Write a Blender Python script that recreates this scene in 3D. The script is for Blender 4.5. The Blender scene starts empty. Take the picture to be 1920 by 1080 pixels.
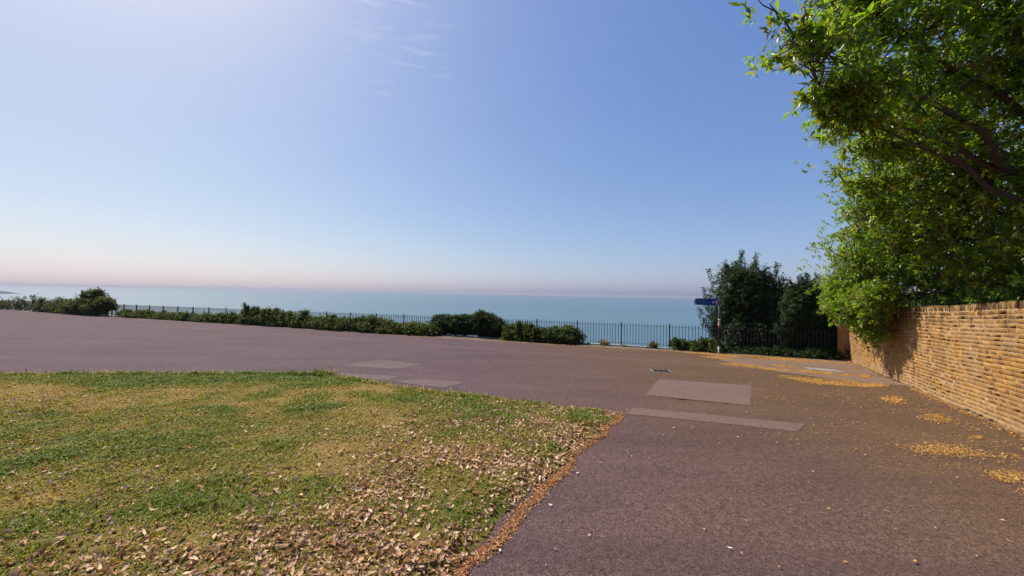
import bpy, math, random
import numpy as np
from mathutils import Vector, Matrix

R = math.radians
rng = np.random.default_rng(7)
random.seed(7)
scene = bpy.context.scene
COL = scene.collection

# ------------------------------------------------------------------ camera
CAM_Z = 1.71
cam_d = bpy.data.cameras.new('camera')
cam_d.sensor_width = 36.0
cam_d.lens = 36.0 * 693.0 / 1920.0
cam_d.clip_start = 0.05
cam_d.clip_end = 90000
cam = bpy.data.objects.new('camera', cam_d)
COL.objects.link(cam)
cam.matrix_world = (Matrix.Translation((0, 0, CAM_Z)) @ Matrix.Rotation(R(90.876), 4, 'X')
                    @ Matrix.Rotation(R(1.07), 4, 'Z'))
scene.camera = cam

# ------------------------------------------------------------------ sky, sun, exposure
SUN_AZ, SUN_EL = -53.0, 51.0            # degrees left of straight ahead, above the horizon
SUN_V = Vector((math.sin(R(SUN_AZ)) * math.cos(R(SUN_EL)), math.cos(R(SUN_AZ)) * math.cos(R(SUN_EL)), math.sin(R(SUN_EL))))
world = bpy.data.worlds.new('World')
scene.world = world
world.use_nodes = True
wn = world.node_tree
for n in list(wn.nodes):
    wn.nodes.remove(n)
w_out = wn.nodes.new('ShaderNodeOutputWorld')
w_bg = wn.nodes.new('ShaderNodeBackground')
w_sky = wn.nodes.new('ShaderNodeTexSky')
w_sky.sky_type = 'NISHITA'
w_sky.sun_disc = False
w_sky.sun_elevation = R(SUN_EL)
w_sky.sun_rotation = R(SUN_AZ)
w_sky.altitude = 0
w_sky.air_density = 1.0
w_sky.dust_density = 1.35
w_sky.ozone_density = 3.0
w_bg.inputs['Strength'].default_value = 0.10
# hazy-day response of the sky: the contrast of each channel is eased over the whole dome
EXPO = 0.70
w_sep = wn.nodes.new('ShaderNodeSeparateColor')
w_com = wn.nodes.new('ShaderNodeCombineColor')
wn.links.new(w_sky.outputs[0], w_sep.inputs[0])
for _i, (_p, _k) in enumerate(((.91, 1.04), (.78, .965), (.445, .958))):
    a = wn.nodes.new('ShaderNodeMath'); a.operation = 'MULTIPLY'; a.inputs[1].default_value = .1
    b = wn.nodes.new('ShaderNodeMath'); b.operation = 'POWER'; b.inputs[1].default_value = _p
    c = wn.nodes.new('ShaderNodeMath'); c.operation = 'MULTIPLY'; c.inputs[1].default_value = _k / .1 / 2**EXPO
    wn.links.new(w_sep.outputs[_i], a.inputs[0]); wn.links.new(a.outputs[0], b.inputs[0])
    wn.links.new(b.outputs[0], c.inputs[0]); wn.links.new(c.outputs[0], w_com.inputs[_i])
# a few thin cirrus wisps high in the sky
w_tc = wn.nodes.new('ShaderNodeTexCoord')
w_map = wn.nodes.new('ShaderNodeMapping')
w_map.inputs['Rotation'].default_value = (0, R(-24), 0)
w_map.inputs['Scale'].default_value = (7, 7, 50)
w_noi = wn.nodes.new('ShaderNodeTexNoise')
w_noi.inputs['Scale'].default_value = 1.6
w_noi.inputs['Detail'].default_value = 6
w_noi.inputs['Distortion'].default_value = 0.15
w_rmp = wn.nodes.new('ShaderNodeMapRange')
w_rmp.inputs['From Min'].default_value = 0.53
w_rmp.inputs['From Max'].default_value = 0.80
w_dot = wn.nodes.new('ShaderNodeVectorMath')
w_dot.operation = 'DOT_PRODUCT'
_cd = Vector((-0.255, 0.80, 0.55)).normalized()
w_dot.inputs[1].default_value = _cd
w_msk = wn.nodes.new('ShaderNodeMapRange')
w_msk.interpolation_type = 'SMOOTHSTEP'
w_msk.inputs['From Min'].default_value = math.cos(R(8.5))
w_msk.inputs['From Max'].default_value = math.cos(R(2.0))
w_mul = wn.nodes.new('ShaderNodeMath')
w_mul.operation = 'MULTIPLY'
w_mul2 = wn.nodes.new('ShaderNodeMath')
w_mul2.operation = 'MULTIPLY'
w_mul2.inputs[1].default_value = 0.35
w_cl = wn.nodes.new('ShaderNodeMix')
w_cl.data_type = 'RGBA'
w_cl.inputs['B'].default_value = (5.0, 5.3, 5.9, 1)
wn.links.new(w_tc.outputs['Generated'], w_map.inputs['Vector'])
wn.links.new(w_map.outputs[0], w_noi.inputs['Vector'])
wn.links.new(w_noi.outputs['Fac'], w_rmp.inputs['Value'])
wn.links.new(w_tc.outputs['Generated'], w_dot.inputs[0])
wn.links.new(w_dot.outputs['Value'], w_msk.inputs['Value'])
wn.links.new(w_rmp.outputs[0], w_mul.inputs[0])
wn.links.new(w_msk.outputs[0], w_mul.inputs[1])
wn.links.new(w_mul.outputs[0], w_mul2.inputs[0])
wn.links.new(w_mul2.outputs[0], w_cl.inputs['Factor'])
wn.links.new(w_com.outputs[0], w_cl.inputs['A'])
wn.links.new(w_cl.outputs['Result'], w_bg.inputs['Color'])
wn.links.new(w_bg.outputs[0], w_out.inputs[0])

sun_d = bpy.data.lights.new('sun', 'SUN')
sun_d.energy = 4.5
sun_d.angle = R(0.55)
sun_d.color = (1.0, 0.90, 0.76)
sun = bpy.data.objects.new('sun', sun_d)
COL.objects.link(sun)
sun.rotation_mode = 'QUATERNION'
sun.rotation_quaternion = (-SUN_V).to_track_quat('-Z', 'Y')

scene.view_settings.view_transform = 'Standard'
scene.view_settings.look = 'None'
scene.view_settings.gamma = 1.0
scene.view_settings.exposure = EXPO
scene.render.engine = 'CYCLES'
scene.cycles.max_bounces = 6
scene.cycles.transparent_max_bounces = 8

# ------------------------------------------------------------------ helpers
def gz(x, y):
    return -(0.0085 * x + 0.0449 * y)

F0 = np.array([-38.84, 37.08])            # a fence post far along the cliff edge
FD = np.array([2.12, -0.857]); PANEL = float(np.linalg.norm(FD)); FD = FD / PANEL
FN = np.array([-FD[1], FD[0]])            # out to sea
WA = np.array([7.94, 5.73]); WD = np.array([0.535, 0.845]); WD = WD / np.linalg.norm(WD)
WN = np.array([-WD[1], WD[0]])            # the wall's lit side

def fpos(u, v):
    p = F0 + FD * u + FN * v
    return float(p[0]), float(p[1])

def tag(o, label=None, cat=None, group=None, kind=None):
    if label: o['label'] = label
    if cat: o['category'] = cat
    if group: o['group'] = group
    if kind: o['kind'] = kind
    return o

def empty(name, loc=(0, 0, 0), rz=0.0):
    o = bpy.data.objects.new(name, None)
    COL.objects.link(o)
    o.location = loc
    o.rotation_euler = (0, 0, rz)
    o.empty_display_size = 0.2
    return o

def link(name, me, parent=None, loc=None):
    o = bpy.data.objects.new(name, me)
    COL.objects.link(o)
    if parent: o.parent = parent
    if loc is not None: o.location = loc
    return o

def mesh_tris(name, V, T, mat, colors=None, smooth=False):
    """one mesh out of numpy vertices and triangles, with an optional per-vertex colour"""
    V = np.asarray(V, np.float32); T = np.asarray(T, np.int32)
    me = bpy.data.meshes.new(name)
    me.vertices.add(len(V)); me.vertices.foreach_set('co', V.ravel())
    me.loops.add(T.size); me.loops.foreach_set('vertex_index', T.ravel())
    me.polygons.add(len(T))
    me.polygons.foreach_set('loop_start', np.arange(0, T.size, 3, dtype=np.int32))
    me.polygons.foreach_set('loop_total', np.full(len(T), 3, np.int32))
    if smooth: me.polygons.foreach_set('use_smooth', np.ones(len(T), bool))
    me.update(calc_edges=True)
    if colors is not None:
        c = np.ones((len(V), 4), np.float32); c[:, :3] = colors
        a = me.attributes.new('Col', 'FLOAT_COLOR', 'POINT')
        a.data.foreach_set('color', c.ravel())
    me.materials.append(mat)
    return me

def mesh_py(name, V, Fs, mat, smooth=False):
    me = bpy.data.meshes.new(name)
    me.from_pydata([tuple(v) for v in V], [], Fs)
    if smooth:
        for p in me.polygons: p.use_smooth = True
    me.update()
    if mat: me.materials.append(mat)
    return me

class MB:
    """collects boxes, tubes and prisms for one mesh"""
    def __init__(self): self.v = []; self.f = []
    def add(self, V, Fs):
        b = len(self.v); self.v += [tuple(map(float, p)) for p in V]
        self.f += [tuple(b + i for i in q) for q in Fs]
    def box(self, x0, x1, y0, y1, z0, z1, ch=0.0):
        if ch <= 0:
            self.add([(x0,y0,z0),(x1,y0,z0),(x1,y1,z0),(x0,y1,z0),(x0,y0,z1),(x1,y0,z1),(x1,y1,z1),(x0,y1,z1)],
                     [(0,3,2,1),(4,5,6,7),(0,1,5,4),(1,2,6,5),(2,3,7,6),(3,0,4,7)])
        else:
            c = ch
            self.add([(x0,y0,z0),(x1,y0,z0),(x1,y1,z0),(x0,y1,z0),(x0,y0,z1-c),(x1,y0,z1-c),(x1,y1,z1-c),(x0,y1,z1-c),
                      (x0+c,y0+c,z1),(x1-c,y0+c,z1),(x1-c,y1-c,z1),(x0+c,y1-c,z1)],
                     [(0,3,2,1),(0,1,5,4),(1,2,6,5),(2,3,7,6),(3,0,4,7),(4,5,9,8),(5,6,10,9),(6,7,11,10),(7,4,8,11),(8,9,10,11)])
    def tube(self, pts, rad, n=8, cap=True):
        pts = [Vector(p) for p in pts]
        if not hasattr(rad, '__len__'): rad = [rad] * len(pts)
        b = len(self.v)
        for i, p in enumerate(pts):
            t = (pts[min(i+1, len(pts)-1)] - pts[max(i-1, 0)]).normalized()
            a = t.orthogonal().normalized() if abs(t.z) < .999 else Vector((1, 0, 0))
            if i and True:
                a = (a0 - t * a0.dot(t)).normalized()
            a0 = a
            c = t.cross(a)
            for k in range(n):
                w = 2 * math.pi * k / n
                self.v.append(tuple(p + (a * math.cos(w) + c * math.sin(w)) * rad[i]))
        for i in range(len(pts) - 1):
            for k in range(n):
                k2 = (k + 1) % n
                self.f.append((b+i*n+k, b+i*n+k2, b+(i+1)*n+k2, b+(i+1)*n+k))
        if cap:
            self.f.append(tuple(b + k for k in range(n))[::-1])
            self.f.append(tuple(b + (len(pts)-1)*n + k for k in range(n)))
    def mesh(self, name, mat, smooth=False):
        return mesh_py(name, self.v, self.f, mat, smooth)
    def obj(self, name, mat, parent=None, loc=None, smooth=False):
        return link(name, self.mesh(name, mat, smooth), parent, loc)

def vnoise(x, y, seed=0):
    """smooth value noise on numpy arrays, 0..1"""
    x = np.asarray(x, float); y = np.asarray(y, float)
    xi = np.floor(x).astype(np.int64); yi = np.floor(y).astype(np.int64)
    fx = x - xi; fy = y - yi
    fx = fx*fx*(3-2*fx); fy = fy*fy*(3-2*fy)
    def h(a, b):
        n = (a * 374761393 + b * 668265263 + seed * 974711) & 0x7fffffff
        n = ((n ^ (n >> 13)) * 1274126177) & 0x7fffffff
        return ((n ^ (n >> 16)) & 0xffff) / 65535.0
    return (h(xi,yi)*(1-fx)+h(xi+1,yi)*fx)*(1-fy) + (h(xi,yi+1)*(1-fx)+h(xi+1,yi+1)*fx)*fy

def fbm(x, y, seed=0, o=3):
    s = 0; a = .5; t = 0
    for k in range(o):
        s = s + a * vnoise(x * 2**k, y * 2**k, seed + k); t += a; a *= .5
    return s / t

def norm(a):
    return a / np.maximum(np.linalg.norm(a, axis=1, keepdims=True), 1e-9)

# ------------------------------------------------------------------ materials
def newmat(name):
    m = bpy.data.materials.new(name); m.use_nodes = True
    nt = m.node_tree
    return m, nt, nt.nodes['Principled BSDF'], nt.nodes['Material Output']

def nd(nt, t, **kw):
    n = nt.nodes.new(t)
    for k, v in kw.items():
        if k in n.inputs.keys(): n.inputs[k].default_value = v
        else: setattr(n, k, v)
    return n

def mixc(nt, fac, a, b, blend='MIX'):
    m = nt.nodes.new('ShaderNodeMix'); m.data_type = 'RGBA'; m.blend_type = blend
    for s, v in (('Factor', fac), ('A', a), ('B', b)):
        if hasattr(v, 'is_output'): nt.links.new(v, m.inputs[s])
        else: m.inputs[s].default_value = v if s == 'Factor' else (*v, 1)[:4]
    return m.outputs['Result']

def ramp(nt, src, pts):
    r = nt.nodes.new('ShaderNodeValToRGB')
    e = r.color_ramp.elements
    while len(e) < len(pts): e.new(.5)
    for el, (p, c) in zip(e, pts):
        el.position = p
        el.color = (c, c, c, 1) if not hasattr(c, '__len__') else (*c, 1)
    nt.links.new(src, r.inputs[0])
    return r.outputs[0]

def noise(nt, vec, scale, detail=4, rough=.55, dist=0.0):
    n = nd(nt, 'ShaderNodeTexNoise', Scale=scale, Detail=detail, Roughness=rough, Distortion=dist)
    if vec is not None: nt.links.new(vec, n.inputs['Vector'])
    return n.outputs['Fac']

def pos(nt):
    return nt.nodes.new('ShaderNodeNewGeometry').outputs['Position']

def scaled(nt, vec, s, rot=(0, 0, 0)):
    m = nd(nt, 'ShaderNodeMapping'); m.inputs['Scale'].default_value = s; m.inputs['Rotation'].default_value = rot
    nt.links.new(vec, m.inputs['Vector']); return m.outputs[0]

def bump(nt, h, strength, dist, bsdf):
    b = nd(nt, 'ShaderNodeBump', Strength=strength, Distance=dist)
    nt.links.new(h, b.inputs['Height']); nt.links.new(b.outputs[0], bsdf.inputs['Normal'])
    return b

def plain(name, col, rough=.6, metal=0.0, var=.25, scale=12, spec=.4):
    m, nt, b, o = newmat(name)
    p = pos(nt)
    f = noise(nt, p, scale, 5)
    c = mixc(nt, ramp(nt, f, [(.3, 0.0), (.7, 1.0)]), [k*(1-var) for k in col], [min(1, k*(1+var)) for k in col])
    nt.links.new(c, b.inputs['Base Color'])
    b.inputs['Roughness'].default_value = rough; b.inputs['Metallic'].default_value = metal
    b.inputs['Specular IOR Level'].default_value = spec
    return m

def leafmat(name, trans=.32, rough=.42, tcol=(1.5, 1.35, .5), spec=.45):
    m, nt, b, o = newmat(name)
    a = nd(nt, 'ShaderNodeAttribute', attribute_name='Col')
    nt.links.new(a.outputs['Color'], b.inputs['Base Color'])
    b.inputs['Roughness'].default_value = rough
    b.inputs['Specular IOR Level'].default_value = spec
    tr = nd(nt, 'ShaderNodeBsdfTranslucent')
    tc = mixc(nt, 1.0, a.outputs['Color'], tcol, 'MULTIPLY')
    nt.links.new(tc, tr.inputs['Color'])
    mx = nd(nt, 'ShaderNodeMixShader'); mx.inputs[0].default_value = trans
    nt.links.new(b.outputs[0], mx.inputs[1]); nt.links.new(tr.outputs[0], mx.inputs[2])
    nt.links.new(mx.outputs[0], o.inputs[0])
    return m

def colmat(name, rough=.8, spec=.2):
    m, nt, b, o = newmat(name)
    a = nd(nt, 'ShaderNodeAttribute', attribute_name='Col')
    nt.links.new(a.outputs['Color'], b.inputs['Base Color'])
    b.inputs['Roughness'].default_value = rough; b.inputs['Specular IOR Level'].default_value = spec
    return m

def asphalt(name, dark, light, speck=.5, big=.35, seed=0.0, brown=None):
    m, nt, b, o = newmat(name)
    p = pos(nt)
    ps = nd(nt, 'ShaderNodeVectorMath', operation='ADD'); nt.links.new(p, ps.inputs[0]); ps.inputs[1].default_value = (seed, seed*.7, 0)
    p = ps.outputs[0]
    g = noise(nt, p, 85, 4, .75)
    g2 = noise(nt, p, 24, 3, .6)
    bg = noise(nt, scaled(nt, p, (.35, .8, .5), (0, 0, R(-22))), 1.0, 5, .6, .4)
    base = mixc(nt, ramp(nt, bg, [(.28, 0.0), (.72, 1.0)]), dark, light)
    base = mixc(nt, big, mixc(nt, .5, dark, light), base)
    sp = ramp(nt, g, [(.36, .35), (.5, .95), (.64, 2.1)])
    base = mixc(nt, speck, base, mixc(nt, 1.0, base, sp, 'MULTIPLY'))
    sp2 = ramp(nt, g2, [(.33, .62), (.5, 1.0), (.7, 1.35)])
    base = mixc(nt, speck*.8, base, mixc(nt, 1.0, base, sp2, 'MULTIPLY'))
    if brown:      # the tarmac grows browner toward the trees, along a wavering edge
        sx = nd(nt, 'ShaderNodeSeparateXYZ'); nt.links.new(p, sx.inputs[0])
        wob = nd(nt, 'ShaderNodeMath', operation='MULTIPLY_ADD'); wob.inputs[1].default_value = 4.0
        nt.links.new(noise(nt, p, .35, 4), wob.inputs[0]); nt.links.new(sx.outputs[0], wob.inputs[2])
        mr = nd(nt, 'ShaderNodeMapRange', interpolation_type='SMOOTHSTEP'); nt.links.new(wob.outputs[0], mr.inputs['Value'])
        mr.inputs['From Min'].default_value = -.8; mr.inputs['From Max'].default_value = 9.0
        base = mixc(nt, mr.outputs[0], base, mixc(nt, 1.0, base, brown, 'MULTIPLY'))
    # stains in drifting lanes
    st = noise(nt, scaled(nt, p, (.18, 1.3, 1), (0, 0, R(-21))), 1.0, 4, .6, .8)
    base = mixc(nt, ramp(nt, st, [(.50, 0.0), (.70, .42)]), base, [c*.72 for c in dark])
    nt.links.new(base, b.inputs['Base Color'])
    b.inputs['Roughness'].default_value = .92
    b.inputs['Specular IOR Level'].default_value = .12
    bump(nt, g, .55, .006, b)
    return m

M = {}
M['road'] = asphalt('asphalt', (.070, .046, .052), (.094, .063, .070), 1.0, .9, 0.0, (1.10, 1.00, .52))
M['patch'] = asphalt('patch_asphalt', (.118, .079, .068), (.134, .091, .079), .6, .6, 31)
M['patch_grey'] = asphalt('grey_patch_asphalt', (.108, .078, .078), (.124, .090, .090), .6, .6, 51)
M['apron'] = asphalt('worn_apron', (.130, .085, .062), (.175, .117, .088), .5, .9, 11)
M['leaf_near'] = leafmat('evergreen_leaf', .55, .33, (1.5, 1.5, .4))
M['leaf_far'] = leafmat('shrub_leaf', .26, .6, (1.5, 1.35, .5), .2)
M['leaf_ivy'] = leafmat('ivy_leaf', .30, .6, (1.5, 1.4, .4), .2)
M['grass'] = leafmat('grass_blade', .30, .6, (1.25, 1.2, .6), .25)
M['dry'] = leafmat('dry_leaf', .15, .95, (1.1, .95, .7), .0)
M['brick'] = None
M['iron'] = plain('painted_iron', (.016, .020, .026), .55, 0.0, .35, 30)
M['bark'] = plain('bark', (.075, .055, .040), .9, 0, .45, 18, .2)
M['twig'] = plain('twig_bark', (.060, .045, .032), .9, 0, .4, 25, .2)
M['concrete'] = plain('weathered_concrete', (.46, .42, .38), .9, 0, .25, 14, .2)
M['cover'] = plain('pale_metal_cover', (.23, .20, .175), .8, .0, .15, 20)
M['blue'] = plain('blue_sign_paint', (.004, .050, .26), .5, 0, .1, 8, .2)
M['white'] = plain('white_vinyl', (.75, .76, .78), .5, 0, .05, 8)
M['pink'] = plain('pink_vinyl', (.55, .36, .40), .5, 0, .1, 8)
M['red'] = plain('red_vinyl', (.42, .05, .05), .5, 0, .1, 8)
M['grey'] = plain('grey_bracket', (.20, .19, .21), .5, .2, .15, 15)
M['galv'] = plain('galvanised_sleeve', (.26, .24, .22), .5, .3, .2, 25)
M['grate'] = plain('rusty_iron', (.06, .045, .038), .7, .3, .4, 40)
M['pit'] = plain('dark_pit', (.010, .009, .008), 1.0, 0, .25, 12, 0.0)
M['bird'] = plain('dark_plumage', (.05, .05, .055), .8)

# ------------------------------------------------------------------ the sea
def sea():
    m, nt, b, o = newmat('sea_water')
    p = pos(nt)
    big = noise(nt, scaled(nt, p, (.0009, .005, 1), (0, 0, R(-20))), 1.0, 4, .55, .3)
    c = mixc(nt, ramp(nt, big, [(.35, 0.0), (.68, 1.0)]), (.052, .110, .150), (.070, .140, .170))
    nt.links.new(c, b.inputs['Base Color'])
    b.inputs['Roughness'].default_value = .33
    b.inputs['IOR'].default_value = 1.33
    w1 = noise(nt, scaled(nt, p, (.05, .11, 1), (0, 0, R(-15))), 1.0, 5, .6, .4)
    w2 = noise(nt, scaled(nt, p, (.35, .8, 1), (0, 0, R(-10))), 1.0, 3, .6)
    s = nd(nt, 'ShaderNodeMath', operation='MULTIPLY_ADD'); s.inputs[1].default_value = .35
    nt.links.new(w2, s.inputs[0]); nt.links.new(w1, s.inputs[2])
    bump(nt, s.outputs[0], .55, 1.6, b)
    S = 60000.0
    V = [(-S, -300, -22), (S, -300, -22), (S, S, -22), (-S, S, -22)]
    o = link('sea', mesh_py('sea', V, [(0, 1, 2, 3)], m))
    tag(o, kind='structure')
sea()

def headland():
    m, nt, b, o = newmat('hazed_headland')
    f = noise(nt, pos(nt), .05, 5)
    nt.links.new(mixc(nt, f, (.085, .10, .12), (.15, .165, .185)), b.inputs['Base Color'])  # pale blue-grey of distance haze is put into the base colour
    b.inputs['Roughness'].default_value = .95
    # a low promontory running in from beyond the view, about a kilometre off
    n, k = 70, 9
    V = []; Fs = []
    for i in range(n):
        t = i / (n - 1)
        cx = -2600 + 1350 * t; cy = 760 + 180 * t
        hgt = (19 + 5*math.sin(i*.55) * (1 - t) + 4.0*random.random()) * min(1, (1 - t) * 5.0) ** .6 + 1
        wid = 60 * min(1, (1 - t) * 6 + .1)
        for j in range(k):
            s = j / (k - 1) * 2 - 1
            V.append((cx - s*wid*.15, cy + s*wid, -23 + hgt * max(0, 1 - abs(s)**2.6) + (random.random()-.5)*1.6*(1-abs(s))))
    for i in range(n-1):
        for j in range(k-1):
            a = i*k+j; Fs.append((a, a+k, a+k+1, a+1))
    o = link('headland', mesh_py('headland', V, Fs, m)); tag(o, kind='structure')
headland()

# ------------------------------------------------------------------ land, road, patches
def land():
    m, nt, b, o = newmat('earth')
    p = pos(nt)
    f = noise(nt, p, 1.6, 6, .65); g = noise(nt, p, 24, 5, .65)
    c = mixc(nt, ramp(nt, f, [(.35, 0.0), (.65, 1.0)]), (.075, .052, .035), (.17, .125, .085))
    c = mixc(nt, ramp(nt, g, [(.3, .4), (.7, 0.0)]), c, (.05, .035, .022))
    nt.links.new(c, b.inputs['Base Color']); b.inputs['Roughness'].default_value = .95
    bump(nt, g, .8, .03, b)
    us = [-420, -300, -200, -140, -100, -80] + list(np.arange(-66, 82, 1.5)) + [90, 110, 140, 200, 300, 420]
    prof = [(-160, 0), (-90, 0), (-45, 0), (-25, 0), (-12, 0), (-5, 0), (-2, 0), (-1, .01), (-.3, .02), (.25, .0), (.55, -.25),
            (1.6, -.9), (3.2, -2.4), (6, -6.5), (9, -14), (12, -24), (16, -32)]
    V = []; Fs = []
    k = len(prof)
    for u in us:
        for (v, dz) in prof:
            x, y = fpos(u, v)
            zz = gz(x, y) + dz
            if v > .4:
                x += random.uniform(-.25, .25); zz += random.uniform(-.2, .2)*min(1, v/3)
            elif -2 < v < .4:
                zz += random.uniform(-.012, .022)
            V.append((x, y, zz))
    for i in range(len(us)-1):
        for j in range(k-1):
            a = i*k+j; Fs.append((a, a+k, a+k+1, a+1))
    o = link('ground', mesh_py('ground', V, Fs, m, False)); tag(o, kind='structure')
land()

def sheet(name, pts, lift, mat, jag=0.0, step=.25):
    """a flat sheet laid on the slope, its outline roughened"""
    P = []
    for i, (x, y) in enumerate(pts):
        x2, y2 = pts[(i+1) % len(pts)]
        L = math.hypot(x2-x, y2-y); n = max(1, int(L/step)) if jag else 1
        n = min(n, 260)
        for q in range(n):
            t = q/n; j = jag*(1 if q else .3)
            P.append((x+(x2-x)*t+random.uniform(-j, j), y+(y2-y)*t+random.uniform(-j, j)))
    V = [(x, y, gz(x, y)+lift) for x, y in P]
    o = link(name, mesh_py(name, V, [tuple(range(len(V)))], mat)); tag(o, kind='structure')
    return o

edge = [(-60.0, 44.6), (-51.4, 41.3), (-37.7, 35.7), (-20.4, 28.4), (-8.29, 23.0), (-1.63, 20.2), (3.41, 18.45), (7.35, 17.0), (9.24, 16.4),
        (11.75, 15.2), (13.2, 14.2)]
_wb = lambda s: tuple(WA + WD*s + WN*.06)
road_pts = [(-160, 84)] + edge + [_wb(9.6), _wb(6), _wb(3), _wb(0), _wb(-8), _wb(-24), (-14, -22), (-160, -10)]
# widely spaced corners behind the camera stay straight, the seaward edge is ragged
def road():
    P = [(-160, 84)]
    for a, b_ in zip(edge[:-1], edge[1:]):
        n = int(math.hypot(b_[0]-a[0], b_[1]-a[1])/.22)
        for q in range(n):
            t = q/n; x = a[0]+(b_[0]-a[0])*t; y = a[1]+(b_[1]-a[1])*t
            w = (float(vnoise(x*1.3, y*.7, 5))-.5)*.28 + random.uniform(-.03, .03)
            P.append((x+FN[0]*w, y+FN[1]*w))
    P += road_pts[1+len(edge):]
    V = [(x, y, gz(x, y)+.012) for x, y in P]
    o = link('road', mesh_py('road', V, [tuple(range(len(V)))], M['road'])); tag(o, kind='structure')
road()
sheet('pavement', [(8.6, 16.35), (9.6, 16.05), (11.75, 15.12), (13.15, 14.15), _wb(8.6), _wb(6.2), _wb(4.6), (9.3, 10.1), (8.2, 11.9), (8.0, 14.0)], .020, M['apron'], .035, .2)
sheet('asphalt_patch', [(-4.78, 10.54), (-4.2, 11.9), (-2.61, 11.04), (-3.23, 10.14)], .017, M['patch_grey'], .018, .09)
sheet('asphalt_patch', [(-4.4, 9.35), (-2.70, 9.10), (-2.85, 8.60), (-4.2, 8.5)], .017, M['patch_grey'], .018, .09)
sheet('asphalt_patch', [(-2.65, 8.43), (-2.05, 8.93), (-1.05, 8.60), (-1.44, 7.9)], .017, M['patch_grey'], .018, .09)
sheet('asphalt_patch', [(3.89, 9.7), (5.96, 9.16), (4.6, 7.09), (2.83, 7.76)], .017, M['patch'], .018, .09)
sheet('asphalt_patch', [(2.22, 6.69), (3.4, 6.36), (4.75, 5.95), (4.30, 5.55), (3.1, 5.95), (1.96, 6.27)], .017, M['patch'], .018, .09)
# an open break along the big patch, and fine seams across the yard
def crack(name, pts, w):
    mb = MB()
    P = []
    for a, b_ in zip(pts[:-1], pts[1:]):
        n = max(2, int(math.hypot(b_[0]-a[0], b_[1]-a[1])/.06))
        for q in range(n):
            t = q/n; P.append((a[0]+(b_[0]-a[0])*t+random.uniform(-.012, .012), a[1]+(b_[1]-a[1])*t+random.uniform(-.012, .012)))
    L = []; Rr = []
    for i, (x, y) in enumerate(P):
        x2, y2 = P[min(i+1, len(P)-1)]; x1, y1 = P[max(i-1, 0)]
        dx, dy = x2-x1, y2-y1; l = math.hypot(dx, dy) or 1
        ww = w*random.uniform(.3, 1.0)
        L.append((x-dy/l*ww, y+dx/l*ww)); Rr.append((x+dy/l*ww, y-dx/l*ww))
    V = [(x, y, gz(x, y)+.0215) for x, y in L+Rr]; n = len(L)
    o = link(name, mesh_py(name, V, [(i, n+i, n+i+1, i+1) for i in range(n-1)], M['pit'])); tag(o, kind='structure')
crack('road_crack', [(3.22, 7.52), (3.42, 7.44), (3.72, 7.40)], .022)
crack('road_crack', [(3.72, 7.40), (3.95, 7.30), (4.5, 7.12)], .008)
def seam(pts, w, mat):
    V = []; n = len(pts)
    for s in (-1, 1):
        for i, (x, y) in enumerate(pts):
            V.append((x+FN[0]*w*s, y+FN[1]*w*s, gz(x, y)+.0165))
    o = link('road_seam', mesh_py('road_seam', V, [(i, i+1, n+i+1, n+i) for i in range(n-1)], mat)); tag(o, kind='structure')
seam([(-22 + i*1.5, 24.6 - i*.62 + random.uniform(-.06, .06)) for i in range(21)], .07, M['patch'])
seam([(3.2 + i*.8, 14.6 - i*.25 + random.uniform(-.03, .03)) for i in range(7)], .05, M['patch'])

# ------------------------------------------------------------------ lawn
LAWN = np.array([(-34, 5.1), (-20, 6.9), (-11.12, 8.08), (-7.54, 8.60), (-5.94, 8.95), (-4.35, 8.90), (-3.11, 8.34), (-2.22, 7.80), (-1.04, 7.42), (.43, 6.80),
                 (1.62, 6.46), (1.90, 6.28), (1.21, 5.1), (.24, 3.5), (-.2, 2.7), (-.34, 2.39), (-1.6, .2), (-3.6, -3.2), (-34, -3.2)])
def sdist(x, y, poly=LAWN):
    """signed distance to the lawn's outline, positive inside"""
    x = np.asarray(x, float); y = np.asarray(y, float)
    d = np.full(x.shape, 1e9); ins = np.zeros(x.shape, bool)
    n = len(poly)
    for i in range(n):
        a = poly[i]; b_ = poly[(i+1) % n]
        ex, ey = b_-a; wx, wy = x-a[0], y-a[1]
        t = np.clip((wx*ex+wy*ey)/(ex*ex+ey*ey), 0, 1)
        d = np.minimum(d, np.hypot(wx-ex*t, wy-ey*t))
        c = ((a[1] <= y) & (b_[1] > y) | (b_[1] <= y) & (a[1] > y))
        with np.errstate(divide='ignore', invalid='ignore'):
            xi = a[0] + (y-a[1])/(b_[1]-a[1])*ex
        ins ^= c & (x < xi)
    return np.where(ins, d, -d)

def edge_right(x, y):
    """distance to the side of the lawn along the path"""
    a = np.array([-1.6, .2]); b_ = np.array([1.93, 6.32]); e = b_-a
    t = np.clip(((x-a[0])*e[0]+(y-a[1])*e[1])/(e@e), 0, 1)
    return np.hypot(x-a[0]-e[0]*t, y-a[1]-e[1]*t)

def lawn_h(x, y):
    d = sdist(x, y) + (fbm(x*2.2, y*2.2, 3)-.5)*.22 + (fbm(x*9, y*9, 5, 2)-.5)*.09
    t = np.clip(d/.30, -1, 1)
    h = np.where(t > 0, .055*(t*t*(3-2*t)), .12*t)
    return .010 + h + (fbm(x*1.1, y*1.1, 9)-.5)*.05*np.clip(d, 0, 1) + (fbm(x*7, y*7, 12)-.5)*.018*np.clip(t, 0, 1)

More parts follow.
